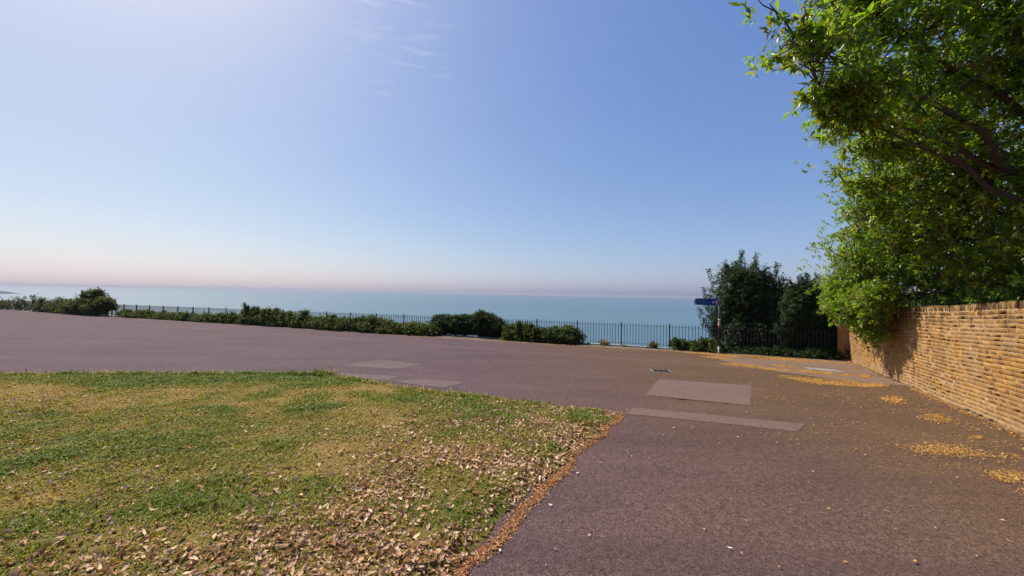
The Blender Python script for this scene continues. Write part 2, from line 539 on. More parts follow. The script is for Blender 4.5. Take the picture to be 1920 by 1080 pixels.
def patches(x, y):
    """greenness 0..1 of the turf"""
    g = fbm(x*.55+3, y*.95, 21, 4)*.62 + fbm(x*2.3, y*2.3, 25, 2)*.50 - .085
    far = np.clip((y - (7.35+.05*x))/1.0, 0, 1)          # the long strip along the road is greener
    g = g + .22*far
    for cx, cy, r, w in ((-1.4, 6.7, .9, .35), (-.2, 6.25, .7, .25), (.95, 5.75, .45, .4), (1.35, 5.9, .4, .3), (-3.2, 5.9, .35, .3), (-6.5, 7.8, 2.2, .2), (-2.9, 3.1, .5, .25), (-5.0, 3.4, .8, .2),
                         (-6.0, 6.7, 1.4, -.30), (-3.0, 7.3, .9, -.35), (-10, 7.0, 2.0, -.25), (-8.0, 6.1, 1.2, -.22), (-1.1, 4.4, .9, -.10)):
        g = g + w*np.exp(-(((x-cx)/r)**2 + ((y-cy)/(r*.7))**2))
    return np.clip((g-.26)/.5, 0, 1)

def lawn():
    m, nt, b, o = newmat('turf_soil')
    a = nd(nt, 'ShaderNodeAttribute', attribute_name='Col')
    g = noise(nt, pos(nt), 60, 5, .7)
    c = mixc(nt, 1.0, a.outputs['Color'], ramp(nt, g, [(.3, .45), (.7, 1.35)]), 'MULTIPLY')
    nt.links.new(c, b.inputs['Base Color']); b.inputs['Roughness'].default_value = .95; b.inputs['Specular IOR Level'].default_value = .1
    bump(nt, g, .9, .02, b)
    xs = np.concatenate([np.arange(-34, -13, .7), np.arange(-13, 2.3, .06)]); ys = np.concatenate([np.arange(-3.5, .6, .5), np.arange(.6, 9.6, .06)])
    X, Y = np.meshgrid(xs, ys, indexing='ij')
    Z = gz(X, Y) + lawn_h(X, Y)
    P = patches(X, Y)[..., None]
    n1 = fbm(X*3, Y*3, 40)[..., None]
    colr = (np.array([.23, .160, .055])*(1-P) + np.array([.11, .125, .020])*P)*(.75+.5*n1)
    V = np.stack([X, Y, Z], -1).reshape(-1, 3)
    nx, ny = X.shape
    I = np.arange(nx*ny).reshape(nx, ny)
    q = np.stack([I[:-1, :-1], I[1:, :-1], I[1:, 1:], I[:-1, 1:]], -1).reshape(-1, 4)
    keep = (sdist(V[q[:, 0], 0], V[q[:, 0], 1]) > -.25)
    q = q[keep]
    T = np.concatenate([q[:, [0, 1, 2]], q[:, [0, 2, 3]]])
    o = link('lawn', mesh_tris('lawn', V, T, m, colr.reshape(-1, 3), True)); tag(o, kind='structure')
lawn()

def grass():
    pts = []
    for (y0, y1, dens) in ((1.2, 3.2, 6500), (3.2, 4.6, 4800), (4.6, 6.2, 3200), (6.2, 9.4, 2100)):
        x0, x1 = -1.5*y1, 2.1
        n = int((x1-x0)*(y1-y0)*dens)
        x = rng.uniform(x0, x1, n); y = rng.uniform(y0, y1, n)
        k = (x > -1.48*y) & (sdist(x, y) > .0)
        pts.append(np.stack([x[k], y[k]], 1))
    P = np.concatenate(pts); x, y = P.T
    g = patches(x, y)
    er = edge_right(x, y); sd = sdist(x, y)
    bare = (rng.random(len(x)) < .55*(1-g)) | ((er < .22) & (rng.random(len(x)) < .8)) | ((er < 1.5) & (rng.random(len(x)) < .35))
    x, y, g, sd = x[~bare], y[~bare], g[~bare], sd[~bare]
    n = len(x)
    h = (.014 + .022*g + .016*rng.random(n))*(.35+1.5*fbm(x*5, y*5, 77)**1.3)
    far_edge = (sd < .35) & (y > 6.4+.05*x) & (x < 1.0)
    h = np.where(far_edge, h*rng.uniform(1.0, 2.3, n), h)
    seed = far_edge & (rng.random(n) < .05)
    h = np.where(seed, rng.uniform(.08, .17, n), h)
    tuft = (np.exp(-(((x-.98)/.33)**2+((y-5.62)/.28)**2)) + np.exp(-(((x+4.2)/.5)**2+((y-8.75)/.15)**2)))
    h = h*(1+1.3*tuft)
    dist = np.hypot(x, y)
    w = (.0022+.0011*np.clip(dist-2, 0, 8))*rng.uniform(.7, 1.3, n)
    az = rng.uniform(0, 2*np.pi, n); lean = rng.uniform(.2, 1.5, n)
    lean = np.where(seed, rng.uniform(.1, .5, n), lean)
    dx, dy = np.cos(az), np.sin(az)
    z = gz(x, y) + lawn_h(x, y) - .004
    B = np.stack([x, y, z], 1)
    side = np.stack([-dy, dx, np.zeros(n)], 1)*w[:, None]
    up = np.array([0, 0, 1.0])
    out = np.stack([dx, dy, np.zeros(n)], 1)
    Mi = B + up*(h*.6)[:, None] + out*(h*lean*.35)[:, None]
    Ti = B + up*(h*np.clip(1.05-.35*lean, .35, 1))[:, None] + out*(h*lean*.95)[:, None]
    V = np.stack([B-side, B+side, Mi+side*.8, Mi-side*.8, Ti], 1).reshape(-1, 3)
    b5 = np.arange(n)*5
    T = np.concatenate([np.stack([b5, b5+1, b5+2], 1), np.stack([b5, b5+2, b5+3], 1), np.stack([b5+3, b5+2, b5+4], 1)])
    green = np.array([.125, .175, .016]); olive = np.array([.275, .235, .030]); straw = np.array([.42, .285, .090])
    r = rng.random(n)
    kk = np.clip(.12+g*1.15 + rng.normal(0, .22, n), 0, 1)[:, None]
    c = np.where(kk > .5, olive+(green-olive)*((kk-.5)*2), straw+(olive-straw)*(kk*2))
    c = np.where(seed[:, None], np.array([.40, .33, .18]), c)
    c = c*rng.uniform(.6, 1.4, (n, 1))
    o = link('grass', mesh_tris('grass', V, T, M['grass'], np.repeat(c, 5, 0)))
    tag(o, 'short patchy mown grass covering the lawn', 'grass', kind='stuff')
    print('grass blades', n)
grass()

# ------------------------------------------------------------------ leaves lying about
def dry_leaf_mesh(name, L, W, curl, fold, col, mat):
    """one curled oval leaf with a midrib, a short stalk"""
    n = 6
    V = []; T = []
    for i in range(n+1):
        t = i/n
        wd = W*.5*math.sin(math.pi*min(1, t**.85))**.8 if 0 < i < n else .001
        xx = (t-.5)*L; zz = curl*L*(2*t-1)**2
        V += [(xx, -wd, zz+fold*wd*1.2+.002*math.sin(i*2.1)), (xx, 0, zz), (xx, wd, zz+fold*wd*1.2-.002*math.cos(i*1.7))]
    for i in range(n):
        a = i*3
        T += [(a, a+3, a+1), (a+1, a+3, a+4), (a+1, a+4, a+2), (a+2, a+4, a+5)]
    return np.array(V), np.array(T)

LEAFV = []
for k in range(8):
    LEAFV.append(dry_leaf_mesh('fallen_leaf', random.uniform(.034, .056), random.uniform(.015, .024), random.uniform(-.05, .40), random.uniform(.1, 1.1), None, None))
DRYC = np.array([1.0, .95, .90])*np.array([(.58, .43, .29), (.66, .51, .37), (.50, .35, .22), (.36, .22, .12), (.68, .54, .39), (.54, .38, .24), (.30, .17, .08), (.42, .27, .15)])

def fallen():
    n = 200000
    y = rng.uniform(1.0, 8.6, n); x = rng.uniform(-12.5, 2.0, n)
    sd = sdist(x, y); er = edge_right(x, y)
    dens = 1.0*np.exp(-(er/1.75)**1.7) + .030 + .10*np.exp(-(y/4.0)**2)
    dens *= np.clip((fbm(x*1.7, y*1.7, 55)-.20)*2.1, .22, 1.4)
    dens *= np.where(er < .10, .6, 1)
    dens *= np.clip(1.35-.10*y, .40, 1)
    area = 7.6*14.5
    k = (sd > -.02) & (rng.random(n) < dens*area*1750/n) & (x > -1.5*y)
    x, y = x[k], y[k]
    z = gz(x, y) + lawn_h(x, y) + rng.uniform(.003, .027, len(x))
    # nothing rests above thin air: leaves by the edge settle on the verge
    dist = np.hypot(x, y)
    order = np.argsort(dist)
    inview = (x > -1.36*y) & (y > 2.25)
    single = [i for i in order if inview[i]][:300]
    ss = set(single)
    me = [mesh_tris('fallen_leaf', V, T, M['dry'], np.repeat((DRYC[k % 8]*(.85+.03*k))[None], len(V), 0)) for k, (V, T) in enumerate(LEAFV)]
    def rot():
        return Matrix.Rotation(random.uniform(0, 6.283), 4, 'Z') @ Matrix.Rotation(random.gauss(0, .55), 4, 'X') @ Matrix.Rotation(random.gauss(0, .42), 4, 'Y')
    for i in single:
        o = link('fallen_leaf', random.choice(me))
        s = random.choice((.55, .75, .9, 1.0, 1.2, 1.4))*random.uniform(.9, 1.1)
        o.matrix_world = Matrix.Translation((x[i], y[i], z[i])) @ rot() @ Matrix.Scale(s, 4)
        tag(o, 'pale dry curled leaf lying in the grass of the lawn', 'leaf', 'dry leaves fallen on the lawn')
    Vs = []; Ts = []; Cs = []; b = 0
    for i in range(len(x)):
        if i in ss: continue
        k = random.randrange(8); V, T = LEAFV[k]
        m = np.array(rot())[:3, :3]*random.choice((.5, .7, .9, 1.0, 1.2, 1.4))
        Vs.append(V@m.T + np.array([x[i], y[i], z[i]])); Ts.append(T+b); b += len(V)
        Cs.append(np.repeat((DRYC[random.randrange(8)]*random.uniform(.70, 1.15))[None], len(V), 0))
    o = link('leaf_litter', mesh_tris('leaf_litter', np.concatenate(Vs), np.concatenate(Ts), M['dry'], np.concatenate(Cs)))
    tag(o, 'dense litter of pale dry leaves on the lawn beside the path', 'leaves', kind='stuff')
    print('fallen leaves', len(x))
fallen()

def flakes(name, label, x, y, z, size, cols, flat=.35, aspect=.38):
    n = len(x)
    az = rng.uniform(0, 2*np.pi, n)
    d = np.stack([np.cos(az), np.sin(az), rng.normal(0, flat*.6, n)], 1)
    s = np.stack([-np.sin(az), np.cos(az), rng.normal(0, flat, n)], 1)
    L = size*rng.uniform(.55, 1.4, n); W = L*aspect*rng.uniform(.6, 1.4, n)
    C = np.stack([x, y, z], 1)
    up = np.array([0, 0, 1.0])
    V = np.stack([C-d*(L/2)[:, None], C-s*(W/2)[:, None]+up*(W*.25)[:, None], C+d*(L/2)[:, None], C+s*(W/2)[:, None]+up*(W*.25)[:, None]], 1).reshape(-1, 3)
    b = np.arange(n)*4
    T = np.concatenate([np.stack([b, b+1, b+2], 1), np.stack([b, b+2, b+3], 1)])
    c = cols[rng.integers(0, len(cols), n)]*rng.uniform(.65, 1.25, (n, 1))
    o = link(name, mesh_tris(name, V, T, M['dry'], np.repeat(c, 4, 0)))
    tag(o, label, 'leaf litter', kind='stuff')
    return o

ORANGE = np.array([(.50, .27, .065), (.57, .35, .11), (.42, .20, .05), (.64, .45, .18), (.34, .16, .045)])
RUST = np.array([(.36, .16, .058), (.44, .24, .105), (.28, .115, .045), (.52, .34, .19), (.21, .09, .04)])

def verge():
    n = 17000
    t = rng.random(n)
    a = np.array([-1.6, .2]); b = np.array([1.93, 6.32])
    P = a+(b-a)*t[:, None]
    # follow the true outline
    e = (b-a)/np.linalg.norm(b-a); nn = np.array([e[1], -e[0]])
    off = rng.normal(.0, .036, n) + (fbm(t*16, t*0, 61)-.5)*.20
    P = P + nn*off[:, None]
    x, y = P.T
    sd = sdist(x, y)
    k = (sd < .24) & (sd > -.17*rng.random(n)**.6 - .02) & (y > 1.2)
    x, y, sd = x[k], y[k], sd[k]
    z = gz(x, y) + np.maximum(lawn_h(x, y), .013) + rng.uniform(.003, .014, len(x))
    flakes('leaf_litter', 'rust brown crumbled leaf litter along the edge of the path', x, y, z, .020, RUST)
verge()

DR = [(8.7, 16.40, 1.15, -.50, .18, .42), (10.0, 15.75, 1.45, -.60, .35, .80), (11.45, 15.0, 1.25, -.55, .30, .55), (7.97, 12.9, .60, -.3, .30, .45), (8.5, 12.0, .40, -.2, .2, .3),
      (8.3, 14.9, .5, -.35, .25, .5), (9.7, 11.6, .75, -.4, .30, .40), (8.54, 9.95, .85, -.35, .42, .50), (8.05, 10.5, .35, -.15, .25, .35), (8.2, 7.95, .22, -.06, .36, .40),
      (9.35, 9.6, .50, .10, .22, .30), (7.45, 6.5, .24, -.05, .33, .30), (5.75, 4.93, .42, -.08, .34, .26), (6.2, 4.80, .40, -.10, .16, .12), (5.55, 4.12, .20, -.03, .22, .17),
      (6.9, 5.49, .10, 0, .09, .08), (9.5, 12.9, .3, -.2, .25, .35), (10.6, 11.1, .3, .2, .2, .35), (5.2, 3.72, .12, -.02, .12, .1), (7.1, 5.05, .16, .02, .10, .09)]
DLAB = ['on the road by the foot of the signpost', 'heaped along the shady foot of the railing', 'thinning along the railing toward the brick wall', 'lying across the road in front of the signpost', 'small, at the near side of the pale pavement',
        'thin, on the road left of the signpost', 'spread in front of the pale access cover', 'the widest, reaching across the pavement to the wall', 'ragged, at the left end of the wide drift', 'small, lying halfway along the road to the wall',
        'against the foot of the wall', 'thin, close to the brick wall', 'bright, the long one nearest the camera', 'the tail of the long bright drift by the wall', 'bright, cut off at the right border',
        'tiny, near the wall foot', 'scattered beside the access cover', 'narrow, along the wall past the cover', 'faint, below the bright drift', 'tiny, between bright drift and wall']
def drifts():
    for (cx, cy, ax, ay, bx, by), lab in zip(DR, DLAB):
        area = math.pi*math.hypot(ax, ay)*math.hypot(bx, by)
        n = int(area*4200)+120
        r = np.sqrt(rng.random(n))*(1.15+.35*rng.normal(0, 1, n)*.6); w = rng.uniform(0, 2*np.pi, n)
        p, q = r*np.cos(w), r*np.sin(w)
        x = cx+ax*p+bx*q; y = cy+ay*p+by*q
        d = .6*fbm(x*2.2, y*3.4, 71, 3)+.4*fbm(x*6, y*8, 73, 2)
        k = rng.random(n) < np.clip((d-(.26 if cy > 9 else .29))*4.2, 0.02, 1)*np.clip(1.3-r, .04, 1)
        k &= ((x-WA[0])*WN[0]+(y-WA[1])*WN[1]) > .05
        x, y = x[k], y[k]
        z = gz(x, y)+.022+rng.uniform(.001, .006, len(x))
        flakes('leaf_drift', 'drift of orange fallen leaf bits ' + lab, x, y, z, .034 if cy > 7 else .024, ORANGE, .16, .42)
    # thin scatter over all the tarmac by the wall and railing
    n = 5200
    y = rng.uniform(2.2, 17, n); x = rng.uniform(-2, 13, n)
    pw = (x-WA[0])*WN[0]+(y-WA[1])*WN[1]; vf = (x-F0[0])*FN[0]+(y-F0[1])*FN[1]
    k = (pw > .06) & (vf < -.5) & (sdist(x, y) < -.05) & (rng.random(n) < .10+.9*np.exp(-pw/1.5)+.5*np.exp(vf/2.2)*(x > 2))
    x, y = x[k], y[k]
    flakes('leaf_litter', 'sparse bits of leaf scattered over the tarmac', x, y, gz(x, y)+.026, .022, np.concatenate([ORANGE, DRYC]), .3, .42)
    # loose streaks between the drifts on the wall side
    n = 30000
    q = rng.uniform(-3, 11, n); w = rng.uniform(.08, 3.8, n)
    x = WA[0]+WD[0]*q+WN[0]*w; y = WA[1]+WD[1]*q+WN[1]*w
    k = rng.random(n) < np.clip((.55*fbm(q*.8, w*1.6, 95)+.45*fbm(q*3, w*5, 97, 2)-.50)*3.2, .012, .8)*np.clip(1.2-w/3.8, .1, 1)
    k &= ((x-F0[0])*FN[0]+(y-F0[1])*FN[1]) < -.9
    x, y = x[k], y[k]
    flakes('leaf_litter', 'loose streaks of orange leaf bits on the tarmac along the wall side', x, y, gz(x, y)+.025, .026, ORANGE, .16, .42)
    # crumbs swept along the foot of the wall
    n = 3600
    q = rng.uniform(-1, 11.3, n); w = .075+np.abs(rng.normal(0, .055, n))+.05*(fbm(q*1.5, q*0, 91)-.4).clip(0)
    x = WA[0]+WD[0]*q+WN[0]*w; y = WA[1]+WD[1]*q+WN[1]*w
    k = rng.random(n) < np.clip((fbm(q*1.1, q*0+3, 93)-.25)*2.4, .08, 1)
    x, y = x[k], y[k]
    flakes('leaf_litter', 'narrow line of brown crumbs along the foot of the brick wall', x, y, gz(x, y)+.024, .026, np.concatenate([RUST, ORANGE]), .6, .45)
    # a brown line of debris along the seaward edge of the road
    n = 16000
    u = rng.uniform(20, 57.5, n)
    ex = np.array([e[0] for e in edge]); ey = np.array([e[1] for e in edge])
    x = F0[0]+FD[0]*u + rng.normal(0, .05, n); ye = np.interp(x, ex, ey); y = ye + rng.normal(.05, .17, n)
    k = rng.random(n) < np.clip((x+14)/24, .08, 1)
    x, y = x[k], y[k]
    flakes('leaf_litter', 'brown debris in a line along the seaward road edge', x, y, gz(x, y)+.024, .034, np.concatenate([RUST, ORANGE[:2]]), .5, .4)
drifts()

def strays():
    me = [mesh_tris('fallen_leaf', V*1.0, T, M['dry'], np.repeat((np.array(c))[None], len(V), 0)) for (V, T), c in
          zip(LEAFV[:4], ((.62, .50, .38), (.50, .27, .12), (.66, .58, .46), (.44, .22, .09)))]
    S = [(.37, 3.25, 2), (.62, 2.83, 0), (1.62, 2.72, 2), (1.67, 2.66, 1), (2.35, 2.60, 1), (2.86, 2.62, 1), (2.55, 2.36, 3), (2.30, 3.35, 3), (2.85, 3.32, 1), (3.35, 3.3, 3), (3.5, 3.05, 0),
         (3.35, 4.1, 2), (1.45, 4.4, 0), (.72, 3.9, 2), (2.15, 5.2, 0), (2.45, 5.55, 2), (3.2, 5.2, 2), (4.2, 6.6, 0), (5.1, 6.3, 2), (1.4, 8.6, 2), (3.9, 2.5, 1), (-.05, 2.62, 2), (4.6, 12.0, 2), (3.35, 6.4, 2),
         (-1.6, 12.2, 2), (-.6, 10.9, 2), (2.4, 6.45, 0), (2.05, 6.5, 2), (4.25, 3.2, 0), (3.9, 2.9, 3)]
    for x, y, k in S:
        o = link('fallen_leaf', me[k])
        o.matrix_world = (Matrix.Translation((x, y, gz(x, y)+.026)) @ Matrix.Rotation(random.uniform(0, 6.28), 4, 'Z') @ Matrix.Rotation(random.gauss(0, .15), 4, 'X')
                          @ Matrix.Scale(random.uniform(.55, .85), 4))
        tag(o, 'single stray leaf lying flat on the tarmac', 'leaf', 'stray leaves on the tarmac')
strays()

# ------------------------------------------------------------------ brick wall
WH = 27; CH = .0775                       # courses and course height
def brick_material():
    m, nt, b, o = newmat('stock_brick')
    p = pos(nt)
    a = nd(nt, 'ShaderNodeAttribute', attribute_name='Col')
    g = noise(nt, p, 55, 5, .65)
    c = mixc(nt, 1.0, a.outputs['Color'], ramp(nt, g, [(.25, .60), (.5, 1.0), (.75, 1.30)]), 'MULTIPLY')
    # wall coordinates: along, and height above the foot
    sx = nd(nt, 'ShaderNodeVectorMath', operation='DOT_PRODUCT'); nt.links.new(p, sx.inputs[0]); sx.inputs[1].default_value = (WD[0], WD[1], 0)
    hz = nd(nt, 'ShaderNodeVectorMath', operation='DOT_PRODUCT'); nt.links.new(p, hz.inputs[0]); hz.inputs[1].default_value = (.0085, .0449, 1)
    cv = nd(nt, 'ShaderNodeCombineXYZ'); nt.links.new(sx.outputs['Value'], cv.inputs[0]); nt.links.new(hz.outputs['Value'], cv.inputs[2])
    w = cv.outputs[0]
    # lime bloom
    bl = noise(nt, scaled(nt, w, (.8, 1, 1.1)), 1.0, 5, .6, .5)
    c = mixc(nt, ramp(nt, bl, [(.48, 0.0), (.66, .55)]), c, (.36, .235, .130))
    # broad grimy patches
    gr = noise(nt, scaled(nt, w, (.75, 1, 1.0)), 1.3, 5, .62, .8)
    c = mixc(nt, ramp(nt, gr, [(.44, 0.0), (.64, .62)]), c, (.20, .125, .062))
    # ochre growth
    oc = noise(nt, scaled(nt, w, (1.1, 1, 1.7)), 1.0, 4, .6, .6)
    c = mixc(nt, ramp(nt, oc, [(.54, 0.0), (.66, .55)]), c, (.34, .185, .028))
    # dark algae running down from the top in streaks
    stv = noise(nt, scaled(nt, w, (3.4, 1, .9)), 1.0, 6, .62, .5)
    hm = nd(nt, 'ShaderNodeMapRange'); nt.links.new(hz.outputs['Value'], hm.inputs['Value'])
    hm.inputs['From Min'].default_value = .95; hm.inputs['From Max'].default_value = 2.1; hm.inputs['To Min'].default_value = -.26; hm.inputs['To Max'].default_value = .13
    ad = nd(nt, 'ShaderNodeMath', operation='ADD'); nt.links.new(stv, ad.inputs[0]); nt.links.new(hm.outputs[0], ad.inputs[1])
    c = mixc(nt, ramp(nt, ad.outputs[0], [(.50, 0.0), (.62, .82)]), c, (.045, .034, .018))
    # splash-back paling at the foot
    fm = nd(nt, 'ShaderNodeMapRange'); nt.links.new(hz.outputs['Value'], fm.inputs['Value'])
    fm.inputs['From Min'].default_value = .30; fm.inputs['From Max'].default_value = .04; fm.inputs['To Max'].default_value = .6
    c = mixc(nt, fm.outputs[0], c, (.30, .20, .115))
    nt.links.new(c, b.inputs['Base Color'])
    b.inputs['Roughness'].default_value = .92; b.inputs['Specular IOR Level'].default_value = .15
    bump(nt, g, .6, .008, b)
    return m
M['brick'] = brick_material()
BC = np.array([.66, .59, .49])*np.array([(.50, .28, .075), (.46, .25, .080), (.52, .32, .11), (.40, .20, .065), (.32, .16, .065), (.54, .36, .17), (.22, .11, .05), (.44, .24, .095), (.56, .34, .085), (.36, .21, .11), (.14, .075, .04)])
BC = BC*.68 + BC[:9].mean(0)*.32
BW = np.array([3, 3, 3, 3, 2.2, 2.2, 1.3, 3, 2, 2, .5]); BW = BW/BW.sum()

def brick_geo(L, hgt, dep, ch=.0028):
    """a brick with softened front arrises; x along, y out of the wall, z up, slightly uneven"""
    j = lambda s: random.uniform(-s, s)
    x0, x1, z0, z1 = 0, L, 0, hgt
    V = [(x0, -.09, z0), (x1, -.09, z0), (x1, -.09, z1), (x0, -.09, z1),
         (x0+j(.003), dep-ch, z0+j(.002)), (x1+j(.003), dep-ch, z0+j(.002)), (x1+j(.003), dep-ch, z1+j(.002)), (x0+j(.003), dep-ch, z1+j(.002)),
         (x0+ch+j(.003), dep+j(.003), z0+ch+j(.002)), (x1-ch+j(.003), dep+j(.003), z0+ch+j(.002)), (x1-ch+j(.003), dep+j(.003), z1-ch+j(.002)), (x0+ch+j(.003), dep+j(.003), z1-ch+j(.002))]
    Q = [(0, 1, 5, 4), (1, 2, 6, 5), (2, 3, 7, 6), (3, 0, 4, 7), (4, 5, 9, 8), (5, 6, 10, 9), (6, 7, 11, 10), (7, 4, 8, 11), (8, 9, 10, 11)]
    T = []
    for q in Q: T += [(q[0], q[2], q[1]), (q[0], q[3], q[2])]
    return np.array(V), np.array(T)

def wall():
    rz = math.atan2(WD[1], WD[0])
    root = empty('brick_wall', (WA[0], WA[1], 0), rz)
    tag(root, 'tall old yellow stock brick wall with dark streaks beside the road', 'wall')
    sl = lambda s: gz(WA[0]+WD[0]*s, WA[1]+WD[1]*s)
    # local frame: x along the wall, y toward the road, z up
    S0, S1 = -26.0, 11.45
    mort = plain('lime_mortar', (.35, .235, .122), .95, 0, .28, 30, .1)
    n = 60; V = []; Fs = []
    for i in range(n+1):
        s = S0+(S1-S0)*i/n; z = sl(s)
        V += [(s, -.22, z-.3), (s, -.001, z-.3), (s, -.001, z+WH*CH-.05), (s, -.22, z+WH*CH-.05)]
    for i in range(n):
        a = i*4
        for k in range(4): Fs.append((a+k, a+4+k, a+4+(k+1) % 4, a+(k+1) % 4))
    Fs += [(0, 1, 2, 3), (n*4+3, n*4+2, n*4+1, n*4)]
    link('mortar', mesh_py('mortar', V, Fs, mort), root)
    # bricks: Flemish bond, the nearest 300 in view as their own objects
    variants = {}
    for kind, L in (('s', .211), ('h', .100), ('t', .062)):
        variants[kind] = []
        for k in range(14):
            hgt = CH-.015 if kind != 't' else .120
            dep = random.uniform(.001, .0055)
            V, T = brick_geo(L, hgt, dep)
            col = BC[rng.choice(len(BC), p=BW)]*random.uniform(.85, 1.12)
            variants[kind].append((V, T, col, mesh_tris('brick', V, T, M['brick'], np.repeat(col[None], len(V), 0))))
    Vs = []; Ts = []; Cs = []; b = 0; count = 0
    slope = math.atan((sl(1)-sl(0)))
    for c in range(WH):
        zc = c*CH+.004
        top = (c == WH-1)
        s = S0 + random.uniform(0, .3)
        q = c % 2
        if c == WH-2: continue               # the two top courses make room for bricks on edge
        while s < S1-.02:
            if top: kind, L = 't', .064
            else:
                kind = 's' if q % 2 == 0 else 'h'; L = .213 if kind == 's' else .101
                if random.random() < .12: kind = 's' if kind == 'h' else 'h'; L = .213 if kind == 's' else .101
            q += 1
            near = -.42 < s < 1.72
            zz = sl(s) + (zc if not top else (WH-2)*CH+.012+random.uniform(-.012, .006)) + random.uniform(-.003, .003) + .008*math.sin(s*1.7+c*.05)+.004*math.sin(s*4.3+1)
            V, T, col, me = random.choice(variants[kind])
            if near and count < 300 and s > -.40:
                o = link('brick', me, root, (s, 0, zz)); o.rotation_euler = (0, -slope, 0); count += 1
            else:
                W = V.copy(); W[:, 2] += W[:, 0]*math.tan(slope)
                W[:, 1] += (random.uniform(-.004, .004))*(W[:, 1] > -.05)
                W = W + np.array([s, 0, zz])
                if not (s+L > S1): 
                    Vs.append(W); Ts.append(T+b); b += len(W)
                    Cs.append(np.repeat((BC[rng.choice(len(BC), p=BW)]*random.uniform(.82, 1.15))[None], len(W), 0))
            s += L+.014
    o = link('brickwork', mesh_tris('brickwork', np.concatenate(Vs), np.concatenate(Ts), M['brick'], np.concatenate(Cs)), root)
    o['kind'] = 'stuff'
    # the end pier standing out from the wall beside the railing
    mb = MB(); z = sl(11.5)
    mb.box(11.42, 11.78, -.22, .34, z-.3, z+WH*CH-.03)
    pier = mb.obj('pier', mort, root)
    Vs = []; Ts = []; Cs = []; b = 0
    for c in range(WH-1):
        q = c; t = -.10
        while t < .33:
            L = .213 if (q % 2 == 0) else .101; q += 1
            L = min(L, .345-t)
            if L < .04: break
            V, T = brick_geo(L, CH-.010, .010)
            W = np.stack([11.42-V[:, 1]*1.0, t+V[:, 0], V[:, 2]+z+c*CH], 1)   # facing back down the wall
            Vs.append(W); Ts.append(T[:, ::-1]+b); b += len(W); Cs.append(np.repeat((BC[rng.choice(len(BC), p=BW)]*.95)[None], len(W), 0))
            t += L+.011
        t = 11.42
        while t < 11.77:
            L = min(.213 if (q % 2 == 0) else .101, 11.79-t); q += 1
            if L < .04: break
            V, T = brick_geo(L, CH-.010, .010)
            W = np.stack([t+V[:, 0], .34+V[:, 1], V[:, 2]+z+c*CH], 1)
            Vs.append(W); Ts.append(T+b); b += len(W); Cs.append(np.repeat((BC[rng.choice(len(BC), p=BW)]*.95)[None], len(W), 0))
            t += L+.011
    o = link('pier_brickwork', mesh_tris('pier_brickwork', np.concatenate(Vs), np.concatenate(Ts), M['brick'], np.concatenate(Cs)), pier)
    o['kind'] = 'stuff'
    print('single bricks', count)
wall()

# ------------------------------------------------------------------ railing along the cliff edge
def railing():
    root = empty('railing', (F0[0], F0[1], 0), math.atan2(FD[1], FD[0]))
    tag(root, 'long dark iron railing of slim vertical bars along the cliff edge', 'railing')
    zf = lambda u: gz(F0[0]+FD[0]*u, F0[1]+FD[1]*u)
    sl = math.atan(zf(1)-zf(0))
    post = MB(); post.box(-.028, .028, -.028, .028, -.3, 1.26, .01)
    pm = post.mesh('post', M['iron'])
    bar = MB(); bar.box(-.0115, .0115, -.0115, .0115, .10, 1.19)
    bar.add([(-.0115, -.0115, 1.19), (.0115, -.0115, 1.19), (.0115, .0115, 1.19), (-.0115, .0115, 1.19), (0, 0, 1.225)], [(0, 1, 4), (1, 2, 4), (2, 3, 4), (3, 0, 4)])
    bm = bar.mesh('bar', M['iron'])
    rail = MB(); rail.box(.028, PANEL-.028, -.022, .022, -.006, .006)
    rm = rail.mesh('rail', M['iron'])
    coll = MB(); coll.box(-.05, .05, -.034, .034, -.02, .02)
    cm = coll.mesh('collar', M['iron'])
    far = MB(); nb = 16
    for p in range(-16, 26):
        u0 = p*PANEL
        if p <= 25:
            link('post', pm, root, (u0, 0, zf(u0)))
        if p == 25: break
        for hh in (1.10, .20):
            o = link('rail', rm, root, (u0, 0, zf(u0)+hh)); o.rotation_euler = (0, -sl, 0)
            if p > 14: link('collar', cm, root, (u0, 0, zf(u0)+hh))
        for k in range(1, nb):
            u = u0+PANEL*k/nb; z = zf(u)
            dz = random.uniform(-.012, .012)
            if p >= 5:
                o = link('bar', bm, root, (u, 0, z+dz)); o.rotation_euler = (random.gauss(0, .006), random.gauss(0, .006), 0)
            else:
                far.box(u-.0115, u+.0115, -.0115, .0115, z+.1+dz, z+1.21+dz)
    o = far.obj('bars', M['iron'], root); o['kind'] = 'stuff'
    # low concrete strip the bars stand over
    pl = MB(); n = 120
    V = []; Fs = []
    for i in range(n+1):
        u = -16*PANEL+(41*PANEL)*i/n; z = zf(u)
        h = .055+.02*random.random()
        V += [(u, -.09, z-.2), (u, .11, z-.2), (u, .10+random.uniform(-.01, .01), z+h), (u, -.08+random.uniform(-.015, .015), z+h)]
    for i in range(n):
        a = i*4
        for k in range(4): Fs.append((a+k, a+(k+1) % 4, a+4+(k+1) % 4, a+4+k))
    link('plinth', mesh_py('plinth', V, Fs, M['concrete']), root)
railing()

